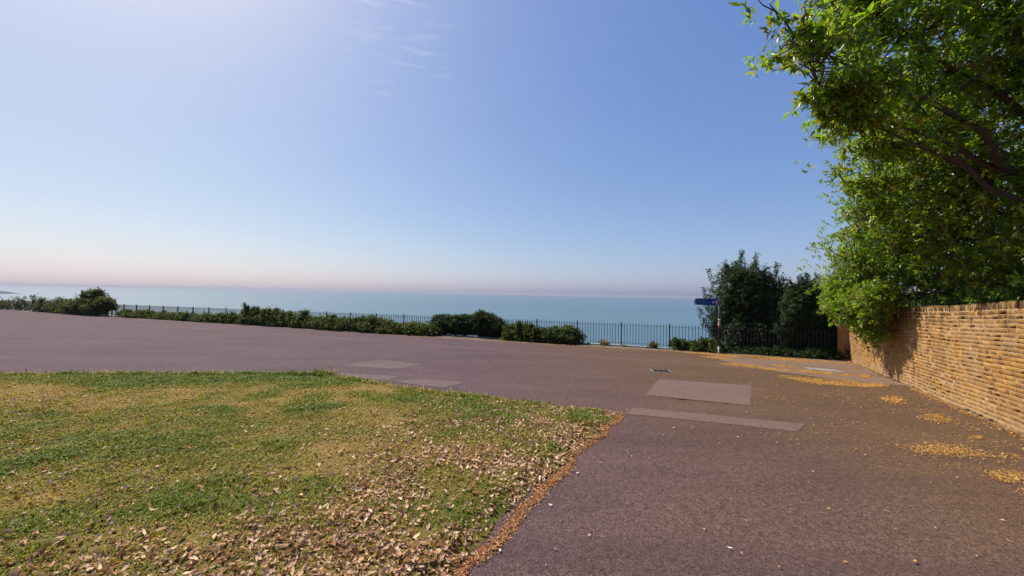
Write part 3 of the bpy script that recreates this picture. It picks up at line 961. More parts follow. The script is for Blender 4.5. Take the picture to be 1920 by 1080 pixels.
# ------------------------------------------------------------------ signpost
def signpost():
    x, y = 9.24, 16.45; z = gz(x, y)
    root = empty('signpost', (x, y, z))
    tag(root, 'dark metal signpost with a blue pointed finger at the roadside', 'signpost')
    p = MB(); p.tube([(0, 0, .36), (0, 0, 2.52)], .045, 14); p.obj('post', M['iron'], root, smooth=True)
    s = MB(); s.tube([(0, 0, -.2), (0, 0, .02), (0, 0, .38)], [.050, .050, .049], 14); s.obj('base_sleeve', M['galv'], root, smooth=True)
    c = MB(); c.tube([(0, 0, 2.50), (0, 0, 2.55), (0, 0, 2.57)], [.052, .052, .02], 14); c.obj('cap', M['iron'], root, smooth=True)
    for zz in (2.42, 2.22, .37):
        k = MB(); k.tube([(0, 0, zz-.016), (0, 0, zz+.016)], .056, 14); k.obj('clamp', M['grey'], root)
    # the finger: a flat plate pointing left, with its point
    z0, z1, zm = 2.185, 2.475, 2.33
    prof = [(-.055, z0+.03), (-.055, z1-.0), (-1.06, z1), (-1.145, zm), (-1.06, z0), (-.42, z0), (-.30, z0-.012)]
    f = MB(); n = len(prof)
    V = [(px, -.018, pz) for px, pz in prof]+[(px, .018, pz) for px, pz in prof]
    f.add(V, [tuple(range(n))[::-1], tuple(range(n, 2*n))]+[(i, (i+1) % n, n+(i+1) % n, n+i) for i in range(n)])
    fin = f.obj('finger', M['blue'], root)
    # chevron at the tip
    ch = MB()
    for sgn in (1, -1):
        ch.add([(-1.115, -.0215, zm), (-1.055, -.0215, zm+sgn*.10), (-1.035, -.0215, zm+sgn*.10), (-1.090, -.0215, zm)], [(0, 1, 2, 3) if sgn < 0 else (3, 2, 1, 0)])
    ch.obj('chevron', M['white'], fin)
    # two rows of small lettering, too far off to read: only its strokes show
    le = MB()
    for row, (h, zz, x0, x1) in enumerate(((.034, 2.375, -.99, -.55), (.040, 2.285, -1.0, -.46))):
        xx = x0
        while xx < x1:
            w = random.uniform(.010, .022)
            if random.random() > .16:
                hh = h*random.choice((.62, .62, .7, 1.0))
                le.add([(xx, -.0215, zz), (xx+w, -.0215, zz), (xx+w, -.0215, zz+hh), (xx, -.0215, zz+hh)], [(0, 1, 2, 3)])
            xx += w+.012
    le.obj('lettering', plain('worn_lettering', (.20, .30, .50), .5), fin)
    # symbol panel next to the post
    ic = MB()
    ic.add([(-.36, -.0215, 2.27), (-.24, -.0215, 2.27), (-.30, -.0215, 2.38)], [(0, 1, 2)])
    ic.add([(-.20+.04*math.cos(a), -.0215, 2.33+.05*math.sin(a)) for a in np.linspace(0, 6.28, 12)[:-1]], [tuple(range(11))])
    ic.obj('symbol', plain('pale_symbol', (.34, .36, .58), .5), fin)
    pk = MB(); pk.add([(-.145, -.0225, 2.25), (-.075, -.0225, 2.25), (-.075, -.0225, 2.42), (-.145, -.0225, 2.42)], [(0, 1, 2, 3)]); pk.obj('route_marker', M['pink'], fin)
    for zz, mt in ((1.55, 'white'), (1.44, 'pink'), (1.34, 'white'), (1.24, 'red')):
        k = MB(); k.tube([(0, 0, zz-.030), (0, 0, zz+.030)], .0475, 14, False); k.obj('sticker', M[mt], root)
signpost()

# ------------------------------------------------------------------ drain and cover
def drain():
    cx, cy = 4.50, 11.1; z = gz(cx, cy)
    root = empty('drain_grate', (cx, cy, z), R(-22))
    root.rotation_euler = (R(-2.4), 0, R(-6))
    tag(root, 'small rectangular iron drain grate set in the road', 'drain')
    f = MB(); L, W = .27, .22
    for a in ((-L, L, -W, -W+.03), (-L, L, W-.03, W), (-L, -L+.03, -W+.03, W-.03), (L-.03, L, -W+.03, W-.03)): f.box(a[0], a[1], a[2], a[3], .006, .030)
    f.obj('frame', M['galv'], root)
    for x in (-.085, .085):
        b = MB(); b.box(x-.014, x+.014, -W+.03, W-.03, .008, .028); b.obj('bar', M['grate'], root)
    p = MB(); p.add([(-L+.03, -W+.03, .0235), (L-.03, -W+.03, .0235), (L-.03, W-.03, .0235), (-L+.03, W-.03, .0235)], [(0, 1, 2, 3)]); p.obj('pit', M['pit'], root)
drain()
def cover():
    cx, cy = 10.35, 12.25; z = gz(cx, cy)
    root = empty('access_cover', (cx, cy, z), 0)
    root.rotation_euler = (R(-2.5), R(.5), R(-20))
    tag(root, 'pale grey rectangular access cover in the pavement near the wall', 'cover')
    f = MB(); L, W = .40, .27
    f.box(-L, L, -W, W, .0, .034, .006); f.obj('lid', M['cover'], root)
    g = MB()
    for a in ((-L-.05, L+.05, -W-.05, -W-.006), (-L-.05, L+.05, W+.006, W+.05), (-L-.05, -L-.006, -W-.006, W+.006), (L+.006, L+.05, -W-.006, W+.006)): g.box(a[0], a[1], a[2], a[3], .0, .030)
    g.obj('frame', M['grey'], root)
    for x in (-.3, .3):
        k = MB(); k.box(x-.03, x+.03, -.012, .012, .0345, .038); k.obj('keyhole', M['pit'], root)
cover()

# ------------------------------------------------------------------ foliage
def leaf_geo(P, D, N, L, W, droop=.0, fold=.25):
    """pointed leaves as 6-vertex folded blades; P base, D direction, N normal"""
    n = len(P)
    S = norm(np.cross(D, N)); N = norm(np.cross(S, D))
    L = L[:, None]; W = W[:, None]
    m = P + D*L*.45 - N*(L*.02)
    l = P + D*L*.42 + S*W*.5 + N*W*fold
    r = P + D*L*.42 - S*W*.5 + N*W*fold
    t = P + D*L - N*L*droop
    V = np.stack([P, l, t, r, m], 1).reshape(-1, 3)
    b = np.arange(n)*5
    T = np.concatenate([np.stack([b, b+4, b+1], 1), np.stack([b+1, b+4, b+2], 1), np.stack([b, b+3, b+4], 1), np.stack([b+3, b+2, b+4], 1)])
    return V, T

def rand_dir(n):
    return norm(rng.normal(0, 1, (n, 3)))

def foliage(name, tips, dirs, per, L, aspect, cols, mat, parent, spread=.9, droop=.1, back=.10, jitter=.4):
    """a rosette of leaves at every twig tip"""
    n = len(tips)
    k = np.repeat(np.arange(n), per)
    P = tips[k]; Dt = dirs[k]
    D = norm(Dt*(1-spread*.55) + rand_dir(len(k))*spread)
    P = P - Dt*(rng.random((len(k), 1))*back*2.2) + rng.normal(0, back*.25, (len(k), 3))
    N = norm(Dt*.6 + np.array([0, 0, .8]) + rand_dir(len(k))*jitter)
    Ls = L*rng.uniform(.6, 1.25, len(k)); Ws = Ls*aspect*rng.uniform(.8, 1.2, len(k))
    V, T = leaf_geo(P, D, N, Ls, Ws, droop)
    cc = cols[rng.integers(0, len(cols), n)][k]*rng.uniform(.7, 1.3, (len(k), 1))
    o = link(name, mesh_tris(name, V, T, mat, np.repeat(cc, 5, 0)), parent)
    o['kind'] = 'stuff'
    return o

def lump_points(lumps, n, shell=.45, rough=.22, seed=0, zmin=None):
    """points and outward directions spread through the outer shell of a set of ellipsoids"""
    c = np.array([l[:3] for l in lumps]); r = np.array([l[3:6] for l in lumps])
    a = np.array([l[6] if len(l) > 6 else 0 for l in lumps])
    w = (r[:, 0]*r[:, 1]*r[:, 2])**(2/3); w = w/w.sum()
    k = rng.choice(len(lumps), n, p=w)
    d = rand_dir(n)
    q = 1 - shell*rng.random(n)**1.6
    nz = vnoise(d[:, 0]*3.1+k*7, d[:, 1]*3.1+d[:, 2]*2.3+k*3, seed) - .5 + .5*(vnoise(d[:, 0]*7+k, d[:, 2]*7+d[:, 1]*5, seed+1)-.5)
    q = q*(1+rough*2*nz)
    loc = d*r[k]*q[:, None]
    ca, sa = np.cos(a[k]), np.sin(a[k])
    P = c[k] + np.stack([loc[:, 0]*ca-loc[:, 1]*sa, loc[:, 0]*sa+loc[:, 1]*ca, loc[:, 2]], 1)
    g = d/r[k]
    D = norm(np.stack([g[:, 0]*ca-g[:, 1]*sa, g[:, 0]*sa+g[:, 1]*ca, g[:, 2]], 1))
    return P, D

FA = math.atan2(FD[1], FD[0])
DARK = np.array([(.016, .034, .011), (.022, .044, .012), (.030, .056, .014), (.019, .038, .016)])
IVY = np.array([(.060, .095, .014), (.080, .115, .016), (.045, .075, .014), (.105, .125, .020), (.035, .060, .014)])
OLIVE = np.array([(.070, .095, .030), (.055, .085, .028), (.10, .105, .038), (.14, .10, .05)])

def bush(name, label, lumps, n, leaf=.07, cols=IVY, cat='bush', group=None, per=5, shell=.5, stems=5, rough=.24, extra=None, mat='leaf_ivy', seed=1, spread=.95):
    cx = sum(l[0] for l in lumps)/len(lumps); cy = sum(l[1] for l in lumps)/len(lumps)
    root = empty(name, (0, 0, 0)); tag(root, label, cat, group)
    P, D = lump_points(lumps, int(n*1.7), shell, rough, seed)
    g = np.array([gz(p[0], p[1]) for p in P])
    vf = (P[:, 0]-F0[0])*FN[0]+(P[:, 1]-F0[1])*FN[1]
    g = g - np.clip(vf-.3, 0, 10)*.7
    k = P[:, 2] > g+.02
    P, D = P[k], D[k]
    if extra is not None:
        P = np.concatenate([P, extra[0]]); D = np.concatenate([D, extra[1]])
    foliage('foliage', P, D, per, leaf*1.15, .58, cols, M[mat], root, spread=spread, droop=.12, back=leaf*.9, jitter=.7)
    st = MB()
    for l in lumps:
        base = Vector((l[0], l[1], gz(l[0], l[1])-.15-max(0, .7*((l[0]-F0[0])*FN[0]+(l[1]-F0[1])*FN[1]-.3))))
        for _ in range(stems if l[3] > .5 else 1):
            e = Vector((l[0]+random.uniform(-.8, .8)*l[3]*FD[0]+random.uniform(-.7, .7)*l[4]*FN[0], l[1]+random.uniform(-.8, .8)*l[3]*FD[1]+random.uniform(-.7, .7)*l[4]*FN[1], l[2]+random.uniform(.1, .85)*l[5]))
            b0 = base+Vector((random.uniform(-.3, .3)*l[3], random.uniform(-.2, .2)*l[4], 0))
            mid = (b0+e)/2+Vector((random.uniform(-.15, .15), random.uniform(-.15, .15), .12))
            st.tube([b0, mid, e], [.018, .012, .004], 5)
    st.obj('stems', M['twig'], root)
    return root

def fl(x, y, half, h, depth=.55, up=0.0, n=3, seed=0, back=.25):
    """lumps for a stretch of hedge centred at (x, y), half-length along the fence, height h"""
    rr = random.Random(seed); L = []
    x += FN[0]*back; y += FN[1]*back
    for i in range(n):
        t = (i+.5)/n*2-1
        hh = h*rr.uniform(.84, 1.0) if n > 1 else h
        cx = x+FD[0]*t*half+FN[0]*rr.uniform(-.1, .1); cy = y+FD[1]*t*half+FN[1]*rr.uniform(-.1, .1)
        z = gz(cx, cy)
        L.append((cx, cy, z+hh*.36+up, half/n*1.75, depth*rr.uniform(.95, 1.25), hh*.60, FA))
        for q in range(2):
            t2 = t+rr.uniform(-1, 1)/n
            cx = x+FD[0]*t2*half+FN[0]*rr.uniform(-.35, .1); cy = y+FD[1]*t2*half+FN[1]*rr.uniform(-.35, .1)
            L.append((cx, cy, gz(cx, cy)+h*rr.uniform(.45, .78)+up, rr.uniform(.25, .5)*min(1, half/n), rr.uniform(.25, .4), h*rr.uniform(.22, .34), FA))
    return L

def sprigs(specs, n):
    """upright shoots standing out of a bush: (x, y, z0, z1, lean_x)"""
    P = []; D = []
    for x, y, z0, z1, lx in specs:
        for q in range(n):
            t = random.random()
            P.append((x+lx*t+random.gauss(0, .05), y+random.gauss(0, .05), z0+(z1-z0)*t)); D.append((lx*.5+random.gauss(0, .3), random.gauss(0, .4), .8))
    return np.array(P), norm(np.array(D))

bush('shrub', 'thin leggy shrub on the railing at the far left end', fl(-66, 47.7, 5.0, 1.7, .6, 0, 5, 1), 210, .15, OLIVE, group='shrubs along the railing', per=4, shell=.95, stems=9, rough=.5)
bush('shrub', 'straggly brown-tipped shrub, second along the railing from its far end', fl(-58.8, 44.9, 3.4, 2.1, .6, 0, 4, 2), 180, .15, OLIVE, group='shrubs along the railing', per=4, shell=.9, stems=8, rough=.5)
bush('shrub', 'low dense olive shrub just left of the two-headed bush', fl(-52.1, 42.0, 3.9, 1.75, .8, 0, 4, 3), 1500, .14, OLIVE, group='shrubs along the railing', per=5, shell=.7, stems=5, rough=.35)
_z = gz(-44, 38.7)
bush('shrub', 'tall two-headed bush, the highest on the far stretch of railing',
     [(-46.6, 39.6, _z+.75, 1.9, 1.0, .95, FA), (-44.8, 38.9, _z+.95, 1.6, 1.0, .95, FA), (-44.1, 38.4, _z+2.15, .65, .6, .42, FA), (-41.6, 37.4, _z+1.0, 1.9, 1.0, .95, FA),
      (-42.1, 37.5, _z+2.25, .75, .6, .60, FA+.5), (-40.6, 37.0, _z+1.35, 1.0, .8, .6, FA)], 2700, .15, np.concatenate([IVY, OLIVE[2:]]), group='shrubs along the railing', per=6, shell=.6, rough=.34)
bush('bramble', 'low dark strip of bramble under the far railing, right of the tall bush', fl(-33.6, 34.2, 4.9, .80, .6, 0, 7, 4), 1700, .12, IVY, group='brambles along the railing', rough=.3)
bush('bramble', 'low rounded bramble under the railing before the first gap', fl(-25.2, 30.8, 4.2, .90, .65, 0, 6, 5), 1700, .12, IVY, group='brambles along the railing', rough=.3)
_z = gz(-20.6, 29)
bush('bramble', 'bright bramble clump with a tall leaning shoot', fl(-18.1, 27.95, 3.3, 1.36, .75, .05, 5, 6), 2300, .12, IVY, group='brambles along the railing', rough=.32,
     extra=sprigs([(-20.7, 29.0, _z+.7, _z+1.75, -.25), (-20.3, 28.9, _z+.6, _z+1.5, .2), (-20.6, 29.0, _z+.5, _z+1.6, -.1)], 60))
bush('bramble', 'bramble clump of middle height right of the leaning shoot', fl(-13.4, 25.9, 2.6, 1.08, .75, .0, 4, 7), 2000, .11, IVY, group='brambles along the railing', rough=.3)
bush('bramble', 'leafy green bramble below the middle of the railing', fl(-9.7, 24.4, 2.0, 1.12, .75, .0, 4, 8), 1900, .11, IVY, group='brambles along the railing', rough=.3)
bush('bramble', 'lowest bramble, just left of the big dark bush', fl(-6.5, 23.1, 2.0, .88, .7, .0, 4, 9), 1800, .11, IVY, group='brambles along the railing', rough=.3)
_z = gz(-3, 22)
bush('ivy_bush', 'big dark ivy bush swallowing the railing', [(-4.24, 23.42, _z+.62, 1.05, .7, .70, FA), (-3.04, 22.92, _z+.68, 1.2, .75, .68, FA), (-1.74, 22.37, _z+.78, 1.1, .75, .78, FA), (-0.94, 22.02, _z+.6, .85, .65, .62, FA), (-2.84, 22.92, _z+1.1, .5, .4, .25, FA), (-1.74, 22.42, _z+1.3, .5, .4, .25, FA)],
     6200, .085, np.concatenate([DARK, IVY[:1]]), group='brambles along the railing', per=6, rough=.18, shell=.4)
bush('bramble', 'small tufted bramble between the dark bush and the last clump', fl(.3, 20.75, .75, 1.15, .6, .0, 2, 10), 1500, .09, IVY, group='brambles along the railing', rough=.34)
bush('bramble', 'rounded bramble at the end of the hedge before the bare railing', fl(2.1, 19.85, 1.35, 1.0, .65, .0, 3, 11), 2800, .09, np.concatenate([IVY, DARK[:2], OLIVE[2:3]]), group='brambles along the railing', rough=.22)
bush('ivy_bush', 'low spreading ivy left of the signpost foot', fl(8.75, 17.45, .95, .62, .55, 0, 3, 12), 2600, .08, np.concatenate([IVY, DARK[:1]]), group='ivy at the railing foot', rough=.3)
bush('ivy_bush', 'dark ivy at the railing foot just right of the signpost', fl(10.5, 16.75, .95, .36, .5, 0, 3, 13), 800, .075, DARK, group='ivy at the railing foot', rough=.6)  # leaf palette darkened here and on the next two to stand in for shade
bush('ivy_bush', 'dark low ivy under the railing midway between signpost and wall', fl(12.1, 16.10, .95, .42, .5, 0, 3, 14), 900, .075, DARK, group='ivy at the railing foot', rough=.6)
bush('ivy_bush', 'dark ivy in the corner where the railing meets the wall', fl(13.4, 15.60, .70, .50, .5, 0, 2, 15), 800, .075, DARK, group='ivy at the railing foot', rough=.6)

def tussock(x, y, h, r, label, cols, nb=110, blob=None):
    root = empty('weed_clump', (x, y, gz(x, y))); tag(root, label, 'plant', 'weed clumps at the bare railing')
    V = []; T = []; C = []
    for i in range(nb):
        a = random.uniform(0, 6.28); s = random.random()**.5
        L = h*random.uniform(.55, 1.1); w = random.uniform(.006, .011)
        e = (math.cos(a)*r*s*1.1, math.sin(a)*r*s*.8, L*(1.0-.35*s))
        b = (math.cos(a)*r*s*.35, math.sin(a)*r*s*.35, -.01)
        px, py = -math.sin(a)*w, math.cos(a)*w
        k = len(V)
        V += [(b[0]-px, b[1]-py, b[2]), (b[0]+px, b[1]+py, b[2]), (e[0]*.7+px, e[1]*.7+py, e[2]*.8), (e[0]*.7-px, e[1]*.7-py, e[2]*.8), e]
        T += [(k, k+1, k+2), (k, k+2, k+3), (k+3, k+2, k+4)]
        c = cols[random.randrange(len(cols))]*random.uniform(.8, 1.2); C += [c]*5
    o = link('stalks', mesh_tris('stalks', np.array(V), np.array(T), M['grass'], np.array(C)), root)
    P, D = lump_points([(0, 0, h*.28, r*.75, r*.6, h*.36, 0)], 170, .7, .3, 3)
    k = P[:, 2] > 0.01
    foliage('foliage', P[k], D[k], 4, .05, .45, blob if blob is not None else IVY, M['leaf_ivy'], root, back=.04)
STRAW = np.array([(.40, .33, .20), (.48, .40, .27), (.30, .24, .13)])
tussock(4.85, 19.22, .46, .40, 'straw-topped weed clump at the bare railing, nearer the hedge', STRAW, 150, np.array([(.11, .07, .045), (.08, .06, .035), (.05, .06, .03)]))
tussock(7.05, 18.32, .46, .34, 'green weed clump at the bare railing, nearer the signpost', np.concatenate([OLIVE, STRAW[:1]]), 150, IVY)
for i, (u, v) in enumerate(((45.6, -.35), (46.4, -.3), (48.2, -.35), (47.2, -.45), (50.6, -.4), (49.3, -.3))):
    x, y = fpos(u, v); tussock(x, y, random.uniform(.10, .20), .12, 'tiny dry weed in the dirt below the bare railing', STRAW, 24, OLIVE)

# ------------------------------------------------------------------ trees
def limb_pts(a, b, sag=.0, n=7, wob=.12):
    a = Vector(a); b = Vector(b); P = []
    L = (b-a).length
    for i in range(n):
        t = i/(n-1)
        w = wob*L*.18*math.sin(math.pi*t)
        P.append(a.lerp(b, t)+Vector((random.gauss(0, w*.5), random.gauss(0, w*.5), sag*math.sin(math.pi*t)+random.gauss(0, w*.4))))
    return P

def connect_twigs(mb, tips, dirs, nodes, frac, rad, maxd=2.2, bend=.25, n=4):
    """thin twigs from nearby branch nodes out to a share of the tips"""
    nodes = np.array([tuple(p) for p in nodes])
    pick = np.nonzero(rng.random(len(tips)) < frac)[0]
    for i in pick:
        d = np.linalg.norm(nodes-tips[i], axis=1)
        j = int(np.argmin(d + rng.random(len(d))*.35))
        if d[j] > maxd: continue
        a = Vector(nodes[j]); b = Vector(tips[i]); m = (a+b)/2 + Vector((random.gauss(0, .06), random.gauss(0, .06), bend*d[j]*.3))
        m2 = m.lerp(b, .5)+Vector((random.gauss(0, .03), random.gauss(0, .03), .03))
        mb.tube([a, m, m2, b], [rad*1.6, rad*1.1, rad*.8, rad*.35], n, False)

def shade_lands(P):
    """where a point's shadow meets the plane of the wall: distance along it and height over its foot"""
    s = np.array(SUN_V)
    p = (P[:, 0]-WA[0])*WN[0]+(P[:, 1]-WA[1])*WN[1]
    t = p/(s[0]*WN[0]+s[1]*WN[1])
    Q = P - t[:, None]*s
    al = (Q[:, 0]-WA[0])*WD[0]+(Q[:, 1]-WA[1])*WD[1]
    return p, al, Q[:, 2]-np.array([gz(a, b) for a, b in Q[:, :2]])

NEAR = np.array([1.22, 1.30, 1.15])*np.array([(.125, .195, .018), (.155, .225, .022), (.095, .155, .020), (.180, .215, .028), (.075, .125, .020), (.150, .130, .030)])
def big_tree():
    bx, by = 11.6, 6.8
    root = empty('evergreen_tree', (0, 0, 0))
    tag(root, 'large evergreen tree leaning over the brick wall, its leafy boughs filling the right side', 'tree')
    bz = gz(bx, by)
    tr = MB()
    tp = [(bx, by, bz-.3), (bx-.05, by+.05, bz+1.2), (bx-.25, by+.1, bz+2.6), (bx-.3, by+.3, bz+4.2), (bx-.1, by+.2, bz+6.2), (bx, by, bz+8.0)]
    tr.tube(tp, [.34, .27, .23, .19, .12, .05], 12); tr.obj('trunk', M['bark'], root, smooth=True)
    # boughs reaching out over the wall toward the road, plus those that stay over the garden
    ends = [(3.7, 4.9, 5.25), (4.3, 5.2, 4.75), (4.9, 5.6, 4.55), (6.2, 6.5, 4.55), (4.6, 5.2, 6.2), (7.0, 7.8, 4.2), (8.3, 8.9, 3.95), (9.0, 9.9, 3.5), (9.7, 10.9, 3.0), (10.6, 11.9, 2.4), (11.0, 12.2, 1.6),
            (6.5, 5.2, 6.8), (8.5, 4.6, 6.5), (10.5, 4.2, 6), (9.5, 8.5, 5.6), (8.2, 7.2, 5.2), (11.5, 11, 4.6), (12.8, 13, 3.4), (13, 9.5, 5), (14.2, 6.5, 5), (12, 12.6, 2.2), (10.8, 10.8, 3.6)]
    nodes = []; lm = MB(); tipsE = []
    for e in ends:
        h0 = min(7.4, max(1.9, (e[2]-bz)*.55+random.uniform(-.2, .5)))
        tz = bz+h0
        i = max(0, min(len(tp)-2, [k for k in range(len(tp)-1) if tp[k][2] <= tz][-1])); f = (tz-tp[i][2])/(tp[i+1][2]-tp[i][2])
        a = Vector(tp[i]).lerp(Vector(tp[i+1]), f)
        P = limb_pts(a, e, .35, 9, .14)
        L = (Vector(e)-a).length
        lm.tube(P, [max(.010, (.020+.0085*L)*(1-t/8.6)**1.1) for t in range(9)], 7)
        nodes += [p for k, p in enumerate(P) if k > 2]
        tipsE += [(p2, P[8]-P[0]) for p2 in P[6:] for _q in range(3)]
        # side branches
        for _ in range(6):
            k = random.randrange(3, 9); q = P[k]
            dd = (Vector(e)-a).normalized()*random.uniform(.3, 1.0)+Vector((random.gauss(0, .5), random.gauss(0, .5), random.gauss(.0, .35)))
            e2 = q+dd.normalized()*random.uniform(.35, .9)
            P2 = limb_pts(q, e2, .06, 5, .3)
            lm.tube(P2, [.014, .012, .010, .007, .004], 5, False); nodes += P2[1:]
            tipsE += [(p2, P2[4]-P2[0]) for p2 in P2[2:] for _q in range(2)]
    lm.obj('boughs', M['bark'], root, smooth=True)
    lumps = []
    for e in ends[:11]:
        lumps.append((e[0]+.42, e[1]+.10, e[2]-.02, .78, .72, .26))
    lumps += [(5.6, 5.7, 5.80, 1.2, 1.0, .40), (6.6, 6.3, 5.3, 1.25, 1.1, .45), (6.0, 6.0, 6.6, 1.4, 1.1, .45), (8.0, 7.4, 4.8, 1.3, 1.2, .8), (9.2, 8.8, 4.5, 1.3, 1.2, .8), (10.3, 10.2, 4.0, 1.3, 1.2, .8), (11.0, 11.3, 3.2, 1.3, 1.15, .9),
              (9.0, 7.3, 4.2, 1.6, 1.5, 1.3), (10.0, 8.4, 3.4, 1.4, 1.5, 1.3), (10.9, 10.0, 3.2, 1.4, 1.5, 1.3), (12.0, 12.2, 2.9, 1.6, 1.5, 1.5), (9.3, 6.2, 3.2, 1.0, 1.2, 1.2), (10.4, 7.6, 2.5, 1.1, 1.6, 1.1), (11.6, 9.6, 2.2, 1.2, 1.6, 1.1),
              (6.4, 5.2, 6.8, 1.8, 1.4, 1.2), (8.4, 5.4, 6.4, 2.0, 1.8, 1.6), (10.5, 5.6, 5.4, 2.2, 2.0, 2.0), (9.5, 8.3, 5.8, 2.0, 1.8, 1.3), (12.5, 9.5, 4.8, 2.2, 2.2, 1.8), (13.6, 7, 5, 2, 2, 2), (9.2, 4.3, 4.2, 1.0, 1.0, 1.2), (8.2, 6.4, 5.6, 1.6, 1.3, 1.2), (7.4, 5.6, 6.0, 1.3, 1.0, 1.0)]
    lumps += lumps[:5] + [(4.95, 5.3, 5.05, .65, .6, .16), (5.1, 5.5, 4.72, .6, .6, .15)]
    # the sprays that hang down in front of the wall's far half
    hang = [(10.55, 11.7, 1.55, .60, .60, .60), (10.75, 11.35, 1.05, .42, .42, .45), (10.55, 10.75, 1.25, .38, .38, .42), (10.95, 11.9, 1.9, .7, .6, .5), (10.9, 12.1, 1.95, .55, .5, .5), (10.45, 10.6, .85, .24, .24, .28), (10.95, 11.2, .60, .20, .20, .24), (10.5, 11.0, .95, .40, .35, .30), (10.1, 10.3, 1.35, .35, .3, .25), (10.35, 10.2, 1.75, .5, .5, .4), (9.9, 10.0, 1.9, .55, .5, .4), (10.2, 10.9, 1.6, .6, .5, .5), (11.3, 12.6, 1.7, .6, .6, .6), (10.85, 11.6, 2.2, .7, .7, .5)]
    P, D = lump_points(lumps, 10500, .85, .40, 5)
    p, al, hh = shade_lands(P)
    ok = ~((p > 0) & (al > -.7) & (al < 3.9) & (hh < 2.25))          # kept clear: the wall there stands in full sun
    ok &= ~((p > -.4) & (p < .25) & (P[:, 2]-np.array([gz(a, b) for a, b in P[:, :2]]) < 2.2))
    P, D = P[ok], D[ok]
    P2, D2 = lump_points(hang, 1700, .9, .3, 8)
    p2 = (P2[:, 0]-WA[0])*WN[0]+(P2[:, 1]-WA[1])*WN[1]
    P2, D2 = P2[p2 > .12], D2[p2 > .12]
    P = np.concatenate([P, P2]); D = np.concatenate([D, D2])
    P = np.concatenate([P, np.array([tuple(a) for a, b in tipsE])+rng.normal(0, .07, (len(tipsE), 3))]); D = np.concatenate([D, norm(np.array([tuple(b) for a, b in tipsE]))])
    D = norm(D*.7 + np.array([-.45, -.1, .15]) + rng.normal(0, .25, D.shape))
    tw = MB()
    nodes += [Vector(h[:3])+Vector((.25, .1, .4)) for h in hang]
    connect_twigs(tw, P, D, nodes, .30, .0065, .85, .08)
    tw.obj('twigs', M['twig'], root)
    # the largest leaves, at the spray ends nearest the camera, one by one
    d = np.linalg.norm(P-np.array([0, 0, CAM_Z]), axis=1)
    px = P[:, 0]/P[:, 1]; pz = (P[:, 2]-CAM_Z)/P[:, 1]
    vis = (px > .66) & (px < 1.3) & (pz > -.1) & (pz < .74)
    order = [i for i in np.argsort(d*(1+.5*(px-.66))) if vis[i]][:34]
    rest = np.ones(len(P), bool); rest[order] = False
    nearb = rest & (P[:, 1] < 6.6) & (P[:, 0] < 8.6); farb = rest & ~nearb
    foliage('crown', P[nearb], D[nearb], 8, .150, .34, NEAR, M['leaf_near'], root, spread=.85, droop=.12, back=.07, jitter=.45)
    # farther into the crown the same leaves stand closer: every tip carries neighbours
    Pf = np.concatenate([P[farb], P[farb]+rng.normal(0, .14, (farb.sum(), 3))]); Df = np.concatenate([D[farb]]*2)
    Df = norm(Df+rng.normal(0, .25, Df.shape))
    foliage('crown', Pf, Df, 8, .108, .36, NEAR, M['leaf_near'], root, spread=.85, droop=.12, back=.05, jitter=.45)
    lv = []
    for k in range(6):
        V, T = leaf_geo(np.zeros((1, 3)), np.array([[1., 0, 0]]), np.array([[0, 0, 1.]]), np.array([.150]), np.array([.050]), .12)
        lv.append(mesh_tris('leaf', V, T, M['leaf_near'], np.repeat(NEAR[k][None], 5, 0)))
    for i in order:
        me = random.choice(lv)
        for _ in range(8):
            dv = Vector(D[i])*.55+Vector(rand_dir(1)[0])*.85; dv.normalize()
            up = (Vector(D[i])*.6+Vector((0, 0, .8))+Vector(rand_dir(1)[0])*.4)
            sd = up.cross(dv).normalized(); up = dv.cross(sd)
            m3 = Matrix((dv, sd, up)).transposed().to_4x4()
            o = link('leaf', me, root)
            b = Vector(P[i])-Vector(D[i])*random.random()*.15+Vector((random.gauss(0, .015), random.gauss(0, .015), random.gauss(0, .015)))
            o.matrix_world = Matrix.Translation(b) @ m3 @ Matrix.Scale(random.uniform(.65, 1.2), 4)
    print('tree tips', len(P))
big_tree()

def tree(name, label, base, lumps, n, leaf, cols, per=6, group=None, trunk_r=.10, shell=.7, rough=.3, extra=None, mat='leaf_far', asp=.42, seed=2, frac=.05, twr=.012):
    root = empty(name); tag(root, label, 'tree', group)
    b = Vector(base)
    top = Vector((sum(l[0] for l in lumps)/len(lumps), sum(l[1] for l in lumps)/len(lumps), max(l[2] for l in lumps)))
    P = limb_pts(b, top, 0, 6, .2)
    tr = MB(); tr.tube(P, [trunk_r*(1-.14*i) for i in range(6)], 9); tr.obj('trunk', M['bark'], root, smooth=True)
    nodes = list(P[2:]); lm = MB()
    for l in lumps:
        for q in range(3):
            a = P[random.randrange(1, 4)]
            e = Vector((l[0]+random.uniform(-.5, .5)*l[3], l[1]+random.uniform(-.5, .5)*l[4], l[2]+random.uniform(-.2, .7)*l[5]))
            Q = limb_pts(a, e, .1, 5, .3); lm.tube(Q, [trunk_r*.45, trunk_r*.36, trunk_r*.27, trunk_r*.17, trunk_r*.08], 6, False); nodes += Q[2:]
    lm.obj('branches', M['bark'], root, smooth=True)
    T, D = lump_points(lumps, n, shell, rough, seed)
    if extra is not None: T = np.concatenate([T, extra[0]]); D = np.concatenate([D, extra[1]])
    tw = MB(); connect_twigs(tw, T, D, nodes, frac, twr, 2.5, .2, 3); tw.obj('twigs', M['twig'], root)
    foliage('crown', T, D, per, leaf, asp, cols, M[mat], root, spread=.9, droop=.12, back=leaf*.8, jitter=.6)

